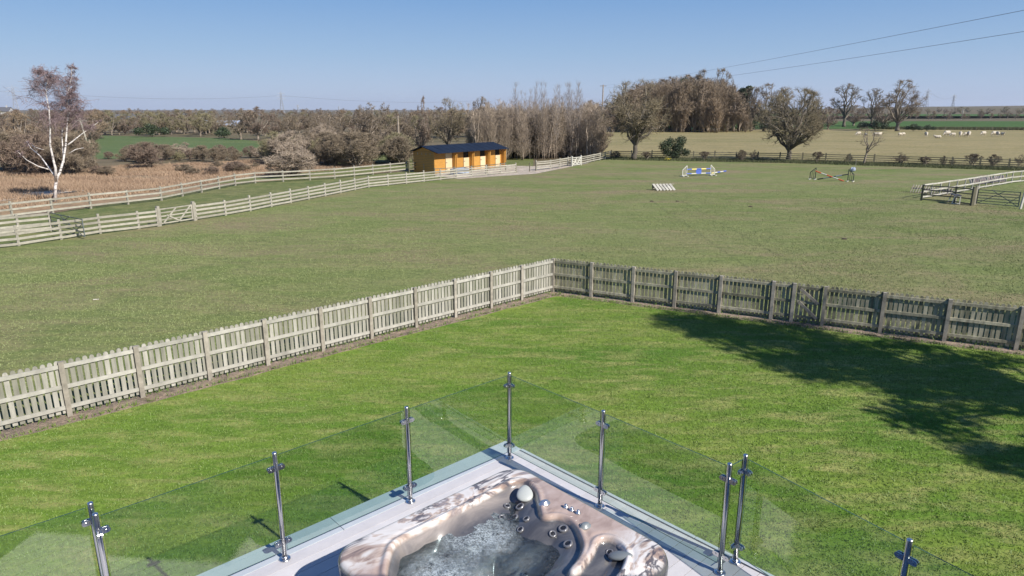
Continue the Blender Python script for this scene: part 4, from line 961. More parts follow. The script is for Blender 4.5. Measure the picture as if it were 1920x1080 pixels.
oakA = pair('oak_tree', *crown_tree(11, 2.6, (-.1, 0, 5.9), (4.5, 4.2, 3.9), (18, 11, 8, 6), .31, .02, (.25, 0), -.45, .1, (.66, 1), curve=.35, gnarl=.35), 'bark_dark', 'twig_oak')
oakB = pair('oak_tree', *crown_tree(12, 1.7, (.0, 0, 4.9), (5.4, 5.0, 3.6), (21, 11, 8, 6), .33, .022, (.1, 0), -.5, .1, (.6, 1), curve=.35, gnarl=.35), 'bark_dark', 'twig_oak')
oakC = pair('oak_tree', *crown_tree(13, 2.8, (0, 0, 8.0), (5.0, 5.0, 5.6), (12, 9, 8, 7), .4, .04, (.2, 0), -.3, .1, (.6, 1), gnarl=.2), 'bark_dark', 'twig')
oakD = pair('oak_tree', *crown_tree(14, 3.0, (0, 0, 7.6), (4.2, 4.2, 4.4), (9, 8, 7, 6), .35, .035, (-.2, 0), -.2, .09, (.7, 1), gnarl=.2), 'bark_dark', 'twig')
slim = pair('young_tree', *crown_tree(15, 2.0, (0, 0, 3.0), (1.1, 1.1, 1.25), (8, 4, 4, 3), .06, .012, (.15, 0), -.7, .14, (.5, 1), gnarl=.1), 'bark', 'twig')
far1 = pair('bare_tree', *crown_tree(16, 2.2, (0, 0, 5.6), (3.6, 3.6, 4.0), (11, 8, 7, 6), .28, .045, low=-.6, twl=.12, start=(.4, 1)), 'bark', 'twig')
far2 = pair('bare_tree', *crown_tree(17, 1.6, (0, 0, 5.2), (4.2, 4.2, 4.2), (12, 8, 7, 6), .28, .045, low=-.7, twl=.12, start=(.3, 1)), 'bark', 'twig_rust')
far3 = pair('bare_tree', *crown_tree(18, 2.0, (0, 0, 5.4), (3.2, 3.2, 4.2), (11, 8, 7, 6), .25, .045, low=-.6, twl=.12, start=(.3, 1)), 'bark', 'twig_red')
far4 = pair('bare_tree', *crown_tree(28, 2.0, (0, 0, 5.4), (3.6, 3.6, 4.0), (11, 8, 7, 6), .25, .045, low=-.6, twl=.12, start=(.3, 1)), 'bark', 'twig_green')
wood1 = pair('woodland_tree', *crown_tree(19, 8, (0, 0, 9.5), (3.0, 3.0, 5.2), (16, 8, 7, 7), .2, .05, low=-.9, twl=.13, start=(.15, 1), curve=.15), 'twig_pale', 'twig_tan')
wood2 = pair('woodland_tree', *crown_tree(20, 8, (0, 0, 9.3), (2.6, 2.6, 5.4), (15, 8, 7, 7), .2, .05, low=-.9, twl=.13, start=(.15, 1), curve=.15), 'twig_pale', 'twig_tan')
def upright_tree(seed, h, spread, nb, r0, tw, low=.12, stems=1):
    """slim tree whose twiggy branches all climb steeply beside the stem"""
    rg = random.Random(seed); T = MB(seed); Cw = MB(seed + 1)
    for s in range(stems):
        bx, by = (rg.uniform(-.3, .3) * spread, rg.uniform(-.3, .3) * spread) if stems > 1 else (0, 0); hh = h * rg.uniform(.8, 1) if s else h; pts = []
        lx, ly = rg.gauss(0, .03) * hh, rg.gauss(0, .03) * hh
        for i in range(9): f = i / 8; pts.append(Vector((bx + lx * f + rg.gauss(0, .006) * hh * (i > 0), by + ly * f + rg.gauss(0, .006) * hh * (i > 0), hh * f)))
        T.tube(pts, [r0 * (1 - .88 * i / 8) for i in range(9)], 6, tone=rg.random())
        for b in range(nb):
            f = rg.uniform(low, .97) * 8; k = min(int(f), 7); a = pts[k].lerp(pts[k + 1], f - k); an = rg.uniform(0, 6.283); L_ = spread * (1.25 - f / 8) * rg.uniform(.6, 1.25); up = rg.uniform(1.1, 2.6)
            o = Vector((math.cos(an), math.sin(an), 0)); e = a + o * L_ + Vector((0, 0, L_ * up)); m_ = a + o * L_ * .6 + Vector((0, 0, L_ * up * .35))
            Cw.tube([a, m_, e], [tw * 1.3, tw, tw * .5], 3, cap=False, tone=rg.random())
            for q in range(9):
                t = rg.uniform(.1, 1); s_ = (a.lerp(m_, t * 2) if t < .5 else m_.lerp(e, t * 2 - 1)); v = Vector((rg.gauss(0, .35), rg.gauss(0, .35), rg.uniform(.3, 1.2))); v += o * .25; ln = rg.uniform(.25, .7) * spread * .8
                e2 = s_ + v * ln; sd = v.cross(Vector((rg.uniform(-1, 1), rg.uniform(-1, 1), .2))).normalized() * tw * .6; Cw.face([s_ - sd, s_ + sd, e2])
                for w_ in range(2):
                    p_ = s_.lerp(e2, rg.random()); v2 = (v + Vector((rg.gauss(0, .5), rg.gauss(0, .5), rg.uniform(-.2, .4)))) * ln * .5; Cw.face([p_ - sd * .7, p_ + sd * .7, p_ + v2])
    return T, Cw
pop1 = pair('young_poplar', *upright_tree(21, 9, .75, 60, .075, .012), 'twig_pale', 'twig_pale')
pop2 = pair('young_poplar', *upright_tree(22, 8, .9, 55, .07, .012, .08, 2), 'twig_pale', 'twig_pale')
pop3 = pair('young_poplar', *upright_tree(31, 9, .95, 46, .045, .009, .25), 'twig_pale', 'twig_wisp')
pop4 = pair('young_poplar', *upright_tree(44, 8, 1.35, 75, .05, .012, .04, 3), 'twig_pale', 'twig_pale')
stem3 = pair('woodland_tree', *upright_tree(45, 13, 2.7, 120, .12, .04, .1, 3), 'twig_pale', 'twig_tan')
stem1 = pair('woodland_tree', *upright_tree(32, 13, 1.3, 90, .16, .04, .1, 2), 'twig_pale', 'twig_rust')
stem2 = pair('woodland_tree', *upright_tree(33, 13, 1.4, 90, .15, .04, .05, 2), 'twig_pale', 'twig')
scrub1 = pair('scrub_tree', *crown_tree(23, 3.5, (0, 0, 3.4), (1.3, 1.3, 3.1), (18, 7, 6, 5), .07, .018, low=-.95, twl=.16, start=(.05, 1), curve=.12, multi=2), 'twig_pale', 'twig')
scrub2 = pair('young_poplar', *crown_tree(43, 6, (0, 0, 4.2), (1.25, 1.25, 4.0), (26, 7, 6, 5), .06, .016, low=-.95, twl=.15, start=(.05, 1), curve=.1, gnarl=.06, sides=(6, 3, 3)), 'twig_pale', 'twig_pale')
bush1 = pair('willow_bush', *crown_tree(24, .9, (0, 0, 1.55), (2.1, 2.1, 1.75), (24, 8, 7, 6), .06, .02, low=-.6, twl=.16, start=(.3, 1), multi=6, curve=.2), 'bark', 'twig')
bush2 = pair('willow_bush', *crown_tree(25, .9, (0, 0, 1.5), (1.8, 1.8, 1.8), (24, 8, 7, 6), .06, .02, low=-.6, twl=.16, start=(.3, 1), multi=5, curve=.2), 'bark', 'twig_pale')
bush3 = pair('willow_bush', *crown_tree(26, .8, (0, 0, 1.3), (1.8, 1.8, 1.5), (22, 8, 7, 6), .05, .02, low=-.6, twl=.16, start=(.3, 1), multi=5, curve=.2), 'bark', 'twig_red')
bush4 = pair('willow_bush', *crown_tree(29, .8, (0, 0, 1.5), (1.8, 1.8, 1.7), (22, 8, 7, 6), .05, .02, low=-.6, twl=.16, start=(.3, 1), multi=5, curve=.2), 'bark', 'twig_green')
M['twig_dark'] = toned('dark hawthorn twigs', (.08, .062, .042), (.18, .14, .095), .9)
hedge1 = pair('hawthorn_bush', *crown_tree(27, .5, (0, 0, .78), (.85, .7, .52), (14, 6, 6, 6), .05, .014, low=-.4, twl=.16, start=(.4, 1), multi=3, curve=.2), 'bark', 'twig_dark')

hedge2 = pair('hawthorn_bush', *crown_tree(37, .35, (.1, 0, .62), (1.1, .6, .6), (16, 6, 6, 5), .04, .012, low=-.7, twl=.18, start=(.2, 1), multi=5, curve=.3), 'bark', 'twig_dark')
hedge3 = pair('hawthorn_bush', *crown_tree(38, .55, (-.15, 0, .85), (.8, .6, .62), (10, 6, 5, 5), .045, .012, (.2, 0), low=-.7, twl=.22, start=(.3, 1), multi=2, curve=.3), 'bark', 'twig_dark')
# named trees
plant(oakA, G(1188, 300), hgt((1188, 300), 141), wpx((1188, 300), 150), .3, 'spreading bare oak with a bare straight trunk right of the poplar stand', name='oak_tree')
plant(oakB, G(1478, 302), hgt((1478, 302), 156), wpx((1478, 302), 148), 1.2, 'wide bare oak with low spreading boughs standing by the far paddock fence')
plant(slim, G(1618, 309), hgt((1618, 309), 236), wpx((1618, 309), 52), 0, 'thin young bare tree by the far paddock fence, right of the dark jump')
plant(oakC, G(1682, 246), hgt((1682, 246), 146), wpx((1682, 246), 92), 2, 'largest bare oak beyond the sheep, with a thick pale trunk')
plant(oakD, G(1582, 238), hgt((1582, 238), 154), wpx((1582, 238), 58), 1, 'round-headed bare tree on the skyline right of the wide oak')
plant(oakD, G(1632, 238), hgt((1632, 238), 163), wpx((1632, 238), 46), 3, 'smaller round-headed bare tree just left of the largest oak beyond the sheep')
plant(oakC, G(1432, 246), hgt((1432, 246), 153), wpx((1432, 246), 66), 4, 'gnarled bare tree between the brown wood and the wide oak')
plant(oakD, G(1408, 246), hgt((1408, 246), 160), wpx((1408, 246), 50), 5, 'dark gnarled bare tree at the right end of the brown wood')
plant(oakD, G(1462, 242), hgt((1462, 242), 160), wpx((1462, 242), 44), 2.2, 'bare tree showing behind the left of the wide oak')
plant(far3, G(1524, 240), hgt((1524, 240), 185), wpx((1524, 240), 44), 2, 'low purple-brown tree behind the right of the wide oak')
plant(far3, G(1658, 240), hgt((1658, 240), 190), wpx((1658, 240), 60), 1, 'low purple-brown tree left of the largest oak beyond the sheep')
plant(far3, G(1600, 236), hgt((1600, 236), 195), wpx((1600, 236), 50), 4, 'low purple-brown tree below the round-headed skyline tree')
plant(oakC, G(1345, 244), hgt((1345, 244), 124), wpx((1345, 244), 60), 1.5, 'tall thin-crowned bare tree rising above the right of the brown wood')
plant(oakC, G(1310, 243), hgt((1310, 243), 126), wpx((1310, 243), 50), 3.5, 'tall thin-crowned bare tree rising above the middle of the brown wood')
plant(oakA, G(842, 292), hgt((842, 292), 178), wpx((842, 292), 84), 2.5, 'dark bare oak directly behind the stable roof')
plant(far3, G(796, 288), hgt((796, 288), 174), wpx((796, 288), 26), 2.5, 'slender bare tree behind the left end of the stable')
plant(oakD, G(905, 284), hgt((905, 284), 178), wpx((905, 284), 46), 1.5, 'bare tree between the dark oak and the poplar stand')
plant(far1, G(694, 262), hgt((694, 262), 189), wpx((694, 262), 68), 1, 'round bare tree left of the slender tree behind the stable')
plant(far1, G(728, 258), hgt((728, 258), 189), wpx((728, 258), 44), 3, 'paler bare tree just right of the round one on the left skyline')
plant(far3, G(484, 262), hgt((484, 262), 196), wpx((484, 262), 50), 3, 'reddish bare tree below and left of the middle pylon')
plant(far1, G(452, 262), hgt((452, 262), 204), wpx((452, 262), 60), 5, 'bare tree at the right end of the green meadow')
plant(far4, G(288, 254), hgt((288, 254), 208), wpx((288, 254), 42), 2, 'dark spreading tree standing at the back edge of the green meadow')
plant(far4, G(376, 256), hgt((376, 256), 210), wpx((376, 256), 48), 4, 'spreading bare tree at the back edge of the meadow, right of the dark one')

# silver birch
def birch():
    root = empty('birch_tree', G(104, 379), 0, 'tall white-barked birch with several stems and purplish twigs at the left', 'tree')
    sc = 8.55 / 8.45; T = MB(90); Cw = MB(91); rg = random.Random(90)
    S = 44.0 / F  # metres per pixel of the photograph at the birch
    g0 = (104, 379)
    B0 = G(104, 379)
    def p(x, y, d=0):
        a = (x - 960) / F; b = -(y - 540) / F; ry = math.cos(PITCH) + b * math.sin(PITCH); rz = -math.sin(PITCH) + b * math.cos(PITCH); t = (B0.y + d) / ry
        return Vector((a * t - B0.x, d, CH + rz * t)) + (Vector((0, 0, 0)))
    stems = [([(104, 379, 0), (104, 350, 0), (107, 333, .05), (113, 322, .1), (119, 300, .3), (123, 275, .4), (126, 235, .5), (128, 215, .5), (126, 195, .5), (128, 170, .5), (134, 145, .5), (135, 122, .5)], .2, .02),
             [(0)], ]
    def stem(pts, r0, r1):
        P_ = [p(*q) for q in pts]; n = len(P_); T.tube(P_, [r0 + (r1 - r0) * (i / (n - 1)) ** .8 for i in range(n)], 8, tone=rg.random()); return P_
    A = stem([(104, 381, 0), (104, 350, 0), (107, 333, .05), (113, 322, .1), (119, 300, .3), (123, 275, .4), (126, 235, .5), (128, 215, .5), (126, 195, .5), (128, 170, .5), (134, 145, .5), (135, 122, .5)], .10, .012)
    A2 = stem([(127, 228, .5), (131, 210, .6), (131, 190, .8), (134, 168, .9)], .055, .012)
    B = stem([(105, 340, 0), (104, 315, -.2), (100, 300, -.3), (94, 272, -.4), (94, 240, -.5), (92, 205, -.5), (86, 175, -.5), (90, 150, -.5), (72, 128, -.5)], .09, .01)
    A3 = stem([(120, 305, .3), (118, 280, .8), (116, 255, 1.0), (118, 235, 1.1)], .045, .02)
    C = stem([(103, 330, 0), (90, 312, .3), (75, 292, .6), (58, 278, .9), (50, 265, 1.0)], .06, .012)
    D = stem([(93, 318, .3), (72, 312, 0), (50, 300, -.4), (32, 283, -.8)], .045, .01)
    E_ = stem([(127, 272, .4), (140, 262, .7), (155, 250, 1.0), (170, 240, 1.3), (188, 226, 1.6)], .05, .008)
    E2 = stem([(129, 288, .4), (142, 280, .6), (157, 277, .8)], .03, .01)
    F_ = stem([(70, 285, .6), (60, 272, .4), (66, 276, .2), (82, 281, .1)], .03, .01)
    T.build('trunk', M['birch'], root, True)
    def spray(P_, lo, n, ln0, droop, spread):
        for i in range(n):
            u_ = rg.random(); f = (lo + (1 - lo) * u_) * (len(P_) - 1); k = min(int(f), len(P_) - 2); a = P_[k].lerp(P_[k + 1], f - k); ln = ln0 * (1.4 - 1.1 * u_)
            an = rg.uniform(0, 2 * math.pi); e = a + Vector((math.cos(an) * spread, math.sin(an) * spread, rg.uniform(-.1, .7) * spread)) * ln * rg.uniform(.4, 1)
            mid = (a + e) / 2 + Vector((0, 0, .15 * ln)); Cw.tube([a, mid, e], [.016, .011, .006], 3, cap=False)
            for j in range(9):
                s_ = (mid if rg.random() < .4 else a).lerp(e, rg.uniform(.2, 1)); v = Vector((rg.gauss(0, .6), rg.gauss(0, .6), rg.gauss(-.05, .5)))
                e2 = s_ + v * ln * .4; Cw.tube([s_, e2], [.009, .005], 3, cap=False)
                for q in range(6):
                    t0 = s_.lerp(e2, rg.random()); v2 = Vector((rg.gauss(0, .5), rg.gauss(0, .5), rg.gauss(-droop, .45))) * ln * .3; sd = v2.cross(Vector((rg.uniform(-1, 1), rg.uniform(-1, 1), .3))).normalized() * .006
                    Cw.face([t0 - sd, t0 + sd, t0 + v2])
    spray(A, .52, 52, 1.2, .3, 1.0); spray(A, .7, 32, .8, .1, .9); spray(A2, .2, 26, 1.0, .3, 1); spray(B, .5, 52, 1.35, .3, 1.15); spray(B[6:], 0, 30, 1.25, .2, 1.0); spray(E_, .6, 16, .5, .15, 1); spray(C, .7, 6, .5, .1, 1); spray(A3, .5, 8, .6, .1, 1); spray(D, .7, 5, .4, .1, 1)
    Cw.build('crown', M['twig_birch'], root)
M['twig_birch'] = toned('purple birch twigs', (.14, .095, .1), (.27, .2, .2), .9)
birch()

# brown wood on the right, young poplars, scrub, far trees
rg = random.Random(7)
def wood_top(x):
    P_ = [(1150, 178), (1180, 158), (1210, 148), (1250, 141), (1300, 138), (1345, 142), (1375, 158), (1395, 185), (1410, 205)]
    for (a, ya), (b, yb) in zip(P_[:-1], P_[1:]):
        if a <= x <= b: return ya + (yb - ya) * (x - a) / (b - a)
    return 190
def part_of(x, x0, x1, names): return names[min(int((x - x0) / (x1 - x0) * len(names)), len(names) - 1)]
WN = ['left end', 'left third', 'middle', 'right third', 'right end']
xs_ = [1160 + 240 * (i + .5) / 26 for i in range(26)]
for row, (yb, dt) in enumerate(((247.5, 8), (244.5, 2), (242, -1), (240, -2))):
    for i, x in enumerate(xs_):
        if (i + row) % 2 and row > 1: continue
        x2 = x + rg.uniform(-4, 4); q = (x2, yb + rg.uniform(-.6, .6)); h = hgt(q, wood_top(x) + dt + rg.uniform(0, 4)); k = rg.random()
        kind = wood1 if k < .2 else wood2 if k < .3 else stem3 if k < .85 else stem2
        single(kind, G(*q), h, h * rg.uniform(.46, .62), rg.uniform(0, 6), '%s bare brown tree at the %s of the dome-shaped brown wood' % ('front-row' if row == 0 else 'inner' if row < 3 else 'hindmost', part_of(x, 1160, 1400, WN)), 'tree', 'trees of the brown wood')
for i in range(46):
    x = rg.uniform(1150, 1408); q = (x, rg.uniform(244, 249)); h = hgt(q, wood_top(x) + (246 - wood_top(x)) * rg.uniform(.25, .72))
    single(stem1 if i % 3 else stem2, G(*q), h, h * rg.uniform(.45, .8), rg.uniform(0, 6), 'shorter pale-stemmed tree in the underwood at the %s of the brown wood' % part_of(x, 1150, 1408, WN), 'tree', 'underwood of the brown wood')
PN = ['nearest the stable', 'left of the middle', 'in the middle', 'right of the middle', 'nearest the oak']
for i in range(165):
    x = rg.uniform(888, 1126); back = rg.random() ** 1.3 * 18; q = (x, 303 - (x - 888) / 240 * 6 - back); tall = (960 < x < 1092 and i % 5 < 2) or (rg.random() < .06)
    ty = rg.choice([rg.uniform(141, 160), rg.uniform(155, 182), rg.uniform(165, 185)]) if tall else rg.uniform(180, 208) + (0 if x > 920 else 4)
    h = hgt(q, ty); k = pop3 if tall else rg.choice([pop1, pop2, pop4, pop4])
    single(k, G(*q), h, h * (rg.uniform(.16, .26) if tall else rg.uniform(.34, .55)), rg.uniform(0, 6), '%s bare poplar %s of the pale stand, %s' % ('tall wispy' if tall else 'shorter dense', 'at the front' if back < 5 else 'at the back', part_of(x, 888, 1126, PN)), 'tree', 'poplars in the stand behind the stable yard')
for i in range(80):
    x = rg.uniform(885, 1125); q = (x, 300 - (x - 888) / 240 * 5 - rg.random() * 16); h = hgt(q, rg.uniform(205, 250))
    single(scrub1, G(*q), h, h * rg.uniform(.5, .8), rg.uniform(0, 6), 'low bare scrub among the feet of the pale poplars, %s' % part_of(x, 885, 1125, PN), 'shrub', 'scrub among the poplars')
# scrub on the marsh edge at the left
def scatter_bush(n, xr, yr, tr, lab, grp, kinds, wr=(1.0, 1.6)):
    for i in range(n):
        x = rg.uniform(*xr); y = rg.uniform(*yr); q = (x, y); top = rg.uniform(*tr); h = max(hgt(q, top), .35); k = rg.choice(kinds)
        single(k, G(*q), h, h * rg.uniform(*wr), rg.uniform(0, 6), lab + ', %s, %s' % (part_of(y, yr[0], yr[1], ['rear', 'front']), part_of(x, xr[0], xr[1], ['far left', 'left', 'middle', 'right', 'far right'])), 'bush', grp)
scatter_bush(22, (500, 765), (296, 312), (238, 262), 'brown twiggy willow bush in the thicket left of the stable', 'bushes left of the stable', [bush1, bush1, bush2, bush4])
scatter_bush(16, (560, 790), (272, 292), (226, 246), 'tall brown bush at the back of the thicket by the stable', 'bushes at the back of the thicket', [bush1, bush2, far1])
scatter_bush(10, (195, 330), (298, 308), (266, 284), 'purplish bush between tan marsh grass and green meadow', 'bushes before the meadow', [bush3, bush1])
scatter_bush(14, (330, 505), (294, 306), (262, 282), 'brown bush on the marsh edge right of the meadow', 'bushes right of the meadow', [bush3, bush1, bush2, bush4])
scatter_bush(16, (120, 480), (312, 330), (300, 318), 'small dark brown scrub clump in the tan marsh grass', 'scrub in the marsh grass', [bush3, bush1], (1.4, 2.6))
scatter_bush(20, (-30, 175), (285, 330), (240, 275), 'purple-brown thicket bush behind the birch', 'bushes behind the birch', [bush3, bush3, bush1])
scatter_bush(24, (-20, 190), (256, 276), (200, 226), 'dark purple-brown tree in the thicket behind the birch', 'trees behind the birch', [far3, far3, far2], (.7, 1.1))
def scatter_tree(n, xr, yr, tr, lab, grp, kinds, wr=(.8, 1.3)):
    for i in range(n):
        x = xr[0] + (xr[1] - xr[0]) * (i + rg.random()) / n; y = rg.uniform(*yr); q = (x, y); top = rg.uniform(*tr); h = max(hgt(q, top), 2)
        single(rg.choice(kinds), G(*q), h, h * rg.uniform(*wr), rg.uniform(0, 6), lab + ', %s' % part_of(x, xr[0], xr[1], ['at the left end', 'second section from the left', 'left of the middle', 'near the middle', 'right of the middle', 'second section from the right', 'at the right end']), 'tree', grp)
scatter_tree(44, (180, 470), (246, 254), (208, 222), 'brown hedgerow tree along the back of the green meadow', 'trees behind the meadow', [far1, far3, far4])
scatter_tree(40, (470, 800), (246, 262), (207, 226), 'brown tree in the middle distance left of the stable', 'trees beyond the left thicket', [far1, far1, far3, far4])
scatter_tree(46, (-20, 820), (226, 236), (203, 211), 'far bare tree in the brown woods under the left skyline', 'far trees under the left skyline', [far1, far3, far4, far2])
scatter_tree(20, (780, 960), (240, 262), (196, 222), 'bare brown tree behind the dark oak and the stable', 'trees behind the stable', [far1, far3, far2])
scatter_tree(90, (-20, 1160), (213, 221), (201.5, 207), 'tiny distant tree on the left and middle skyline', 'trees on the left skyline', [far1, far3, far2], (.9, 1.6))
scatter_tree(12, (1095, 1165), (238, 250), (182, 204), 'bare brown tree left of and behind the nearest oak', 'trees beside the white house', [far1, far3], (.6, .9))
scatter_tree(20, (1400, 1560), (226, 244), (196, 214), 'low brown tree on the hedge line behind the wide oak', 'trees behind the wide oak', [far1, far3, far4])
scatter_tree(26, (1560, 1960), (221, 225.5), (206, 213), 'small brown tree in the hedge beyond the green field', 'trees beyond the green field', [far1, far3, far2])
scatter_tree(24, (1560, 1960), (213, 216), (199, 205), 'tiny brown tree on the far right-hand slope', 'trees on the far right slope', [far1, far3, far4])
for i, (x, y, t, wpx_, k, lab) in enumerate([(546, 332, 262, 110, bush2, 'pale-stemmed bare bush spreading in a fan beside the three-rail fence'), (668, 314, 242, 110, bush1, 'large dome-shaped olive-brown bush left of the stable'), (735, 306, 250, 66, bush4, 'greenish round bush next to the stable end'), (628, 312, 246, 70, bush1, 'dark brown dome bush left of the large olive-brown one'), (280, 316, 262, 76, bush3, 'isolated purple-brown bush in front of the green meadow')]):
    q = (x, y); plant(k, G(*q), hgt(q, t), wpx(q, wpx_), i, lab, 'bush')
# hedge bushes along the far paddock fence
for i, (x, y, t, wp, lab) in enumerate([(1320, 301, 283, 26, 'small dark hawthorn, first right of the evergreen bush'), (1390, 303, 279, 34, 'dense dark hawthorn, left of the wide oak'), (1412, 302, 279, 22, 'narrow dark hawthorn touching the dense one left of the wide oak'), (1532, 305, 283, 24, 'thin grey hawthorn, first right of the wide oak'), (1590, 305, 287, 22, 'small dark hawthorn between the wide oak and the thin young tree'), (1688, 309, 284, 42, 'flat-topped dark hawthorn, first right of the thin young tree'), (1733, 311, 293, 26, 'low ragged hawthorn right of the flat-topped one'), (1768, 311, 290, 16, 'tiny ragged hawthorn in the gap along the far fence'), (1785, 311, 297, 22, 'lowest straggly hawthorn along the far fence'), (1822, 312, 287, 34, 'bushy hawthorn left of the last two at the right'), (1861, 313, 287, 36, 'widest dark hawthorn, second from the right edge'), (1910, 312, 288, 28, 'dark hawthorn at the right edge of the far fence'), (1212, 300, 284, 24, 'thin twiggy bush just right of the nearest oak trunk'), (1155, 297, 282, 30, 'thin twiggy bush at the left end of the far fence')]):
    q = (x, y); plant((hedge1, hedge2, hedge3)[i % 3], G(*q), hgt(q, t), wpx(q, wp), i * 1.3, lab, 'bush')
# evergreens
def leafy(seed, trunk_h, blobs, n, ls, r0=.12, mat='leaf', name='evergreen_bush'):
    r = random.Random(seed); T = MB(seed); T.tube([(0, 0, 0), (.05, 0, trunk_h * .6), (0, 0, trunk_h)], [r0, r0 * .8, r0 * .4], 7)
    Cw = MB(seed + 1); tot = sum(b[1] ** 2 for b in blobs)
    for c, rd, sq in blobs:
        c = Vector(c); T.tube([(0, 0, trunk_h * .4), tuple((Vector((0, 0, trunk_h * .5)) + c) / 2), tuple(c)], [r0 * .5, r0 * .3, r0 * .15], 5)
        for i in range(int(n * rd ** 2 / tot)):
            v = Vector((r.gauss(0, 1), r.gauss(0, 1), r.gauss(0, 1))).normalized() * rd * (r.random() ** .45) * r.uniform(.85, 1.15); v.z *= sq; p_ = c + v
            a = Vector((r.gauss(0, 1), r.gauss(0, 1), r.gauss(0, .7))).normalized(); b = a.cross(Vector((r.gauss(0, 1), r.gauss(0, 1), r.gauss(0, 1)))).normalized(); s_ = ls * r.uniform(.5, 1.3)
            Cw.face([p_ - a * s_, p_ + b * s_ * .45, p_ + a * s_, p_ - b * s_ * .45])
    return T.mesh('trunk', M['bark'], True), Cw.mesh('crown', M[mat])
def plant_leafy(pr, p, label, cat='bush', name='evergreen_bush', rz=0, s=1, group=None):
    r = empty(name, p, rz, label, cat, group); r.scale = (s, s, s); obj('trunk', pr[0], r); obj('crown', pr[1], r); return r
hol = leafy(200, 1.2, [((-1.3, 0, 1.6), .8, .9), ((-.6, .3, 2.1), .7, .9), ((.2, 0, 1.3), .8, .8), ((.7, .2, 2.3), .7, .9), ((.4, -.2, 1.8), .6, 1), ((1.3, 0, .9), .6, .8), ((-1.0, 0, .9), .6, .8), ((0, 0, .6), .8, .6)], 7000, .09)
plant_leafy(hol, G(1265, 299), 'dark green evergreen bush by the far fence, right of the nearest oak', s=.95)
ivy = leafy(201, 8, [((0, 0, 6), 1.6, 1.6), ((.3, 0, 9.5), 1.3, 1.3), ((-.8, 0, 10.5), 1.1, .8), ((.9, 0, 11.2), 1.0, .7)], 6000, .25, .2)
plant_leafy(ivy, G(1392, 245), 'dark ivy-clad tree at the right edge of the brown wood', 'tree', 'ivy_tree')
cyp = leafy(202, 9, [((0, 0, 12.8), 1.4, 1.2), ((-1.5, 0, 12), 1.2, .7), ((1.6, 0, 12.4), 1.2, .7)], 4000, .25, .2)
plant_leafy(cyp, G(1278, 243), 'dark evergreen top poking out of the middle of the brown wood', 'tree', 'pine_tree')
low = leafy(203, .8, [((0, 0, .8), .8, .8), ((1.3, 0, .6), .6, .7), ((-1.2, .2, .65), .6, .7)], 1800, .1, .06)
for i, (x, y, s, lab) in enumerate([(1640, 244, 2.0, 'dark green bush at the foot of the hedge left of the largest oak'), (1616, 243, 1.6, 'second dark bush from the left on the hedge line under the round skyline tree'), (1712, 246, 1.4, 'dark green bush just right of the largest oak trunk'), (1738, 246, 1.2, 'last dark green bush at the right end of the hedge line'), (1520, 247, 2.2, 'dark green bush low behind the right of the wide oak'), (1455, 247, 2.4, 'dark green bush low behind the left of the wide oak'), (1410, 246, 2.2, 'dark green bush under the right end of the brown wood'), (286, 257, 2.0, 'dark round holly at the back of the green meadow'), (420, 259, 1.6, 'dark low bush by the blue shed roof')]):
    plant_leafy(low, G(x, y), lab, s=s, rz=i)
def flowers():
    r = empty('gorse_bush', G(1252, 301), 0, 'small clump of yellow flowers at the foot of the evergreen bush', 'plant'); m = MB(95); m2 = MB(96); q = random.Random(4)
    for i in range(120):
        p_ = Vector((q.gauss(0, .16), q.gauss(0, .1), abs(q.gauss(.15, .1)))); a = Vector((q.gauss(0, 1), q.gauss(0, 1), q.gauss(0, 1))).normalized(); b = a.orthogonal().normalized()
        (m if i % 2 else m2).face([p_ - a * .06, p_ + b * .05, p_ + a * .06, p_ - b * .05])
    m.build('blossom', M['yellow'], r); m2.build('foliage', M['leaf'], r)
flowers()
# big evergreen outside the frame at the right whose shadow falls across the lawn
_r = random.Random(77); _b = []
for _i in range(80):
    _z = 4.0 + 9.2 * (_i / 80) ** 1.15; _e = 4.0 * (1 - (_z - 4) / 10.5) ** .8; _a = _i * 2.4 + _r.uniform(-.5, .5); _q = _e * _r.uniform(.35, 1.05)
    _b.append(((math.cos(_a) * _q, math.sin(_a) * _q, _z), _r.uniform(.5, 1.05), _r.uniform(.15, .28)))
cedar = leafy(210, 13, _b, 16000, .12, .22)
plant_leafy(cedar, Vector((17.5, 7.0, 0)), 'tall layered evergreen tree right of the lawn, outside the picture', 'tree', 'cedar_tree')
plant_leafy(cedar, Vector((15.2, 4.4, 0)), 'smaller layered evergreen nearer the terrace, outside the picture at the right', 'tree', 'cedar_tree', 1.1, .56)
plant_leafy(cedar, Vector((21.5, 10.5, 0)), 'second layered evergreen tree right of the lawn, outside the picture', 'tree', 'cedar_tree', 2.1, .85)

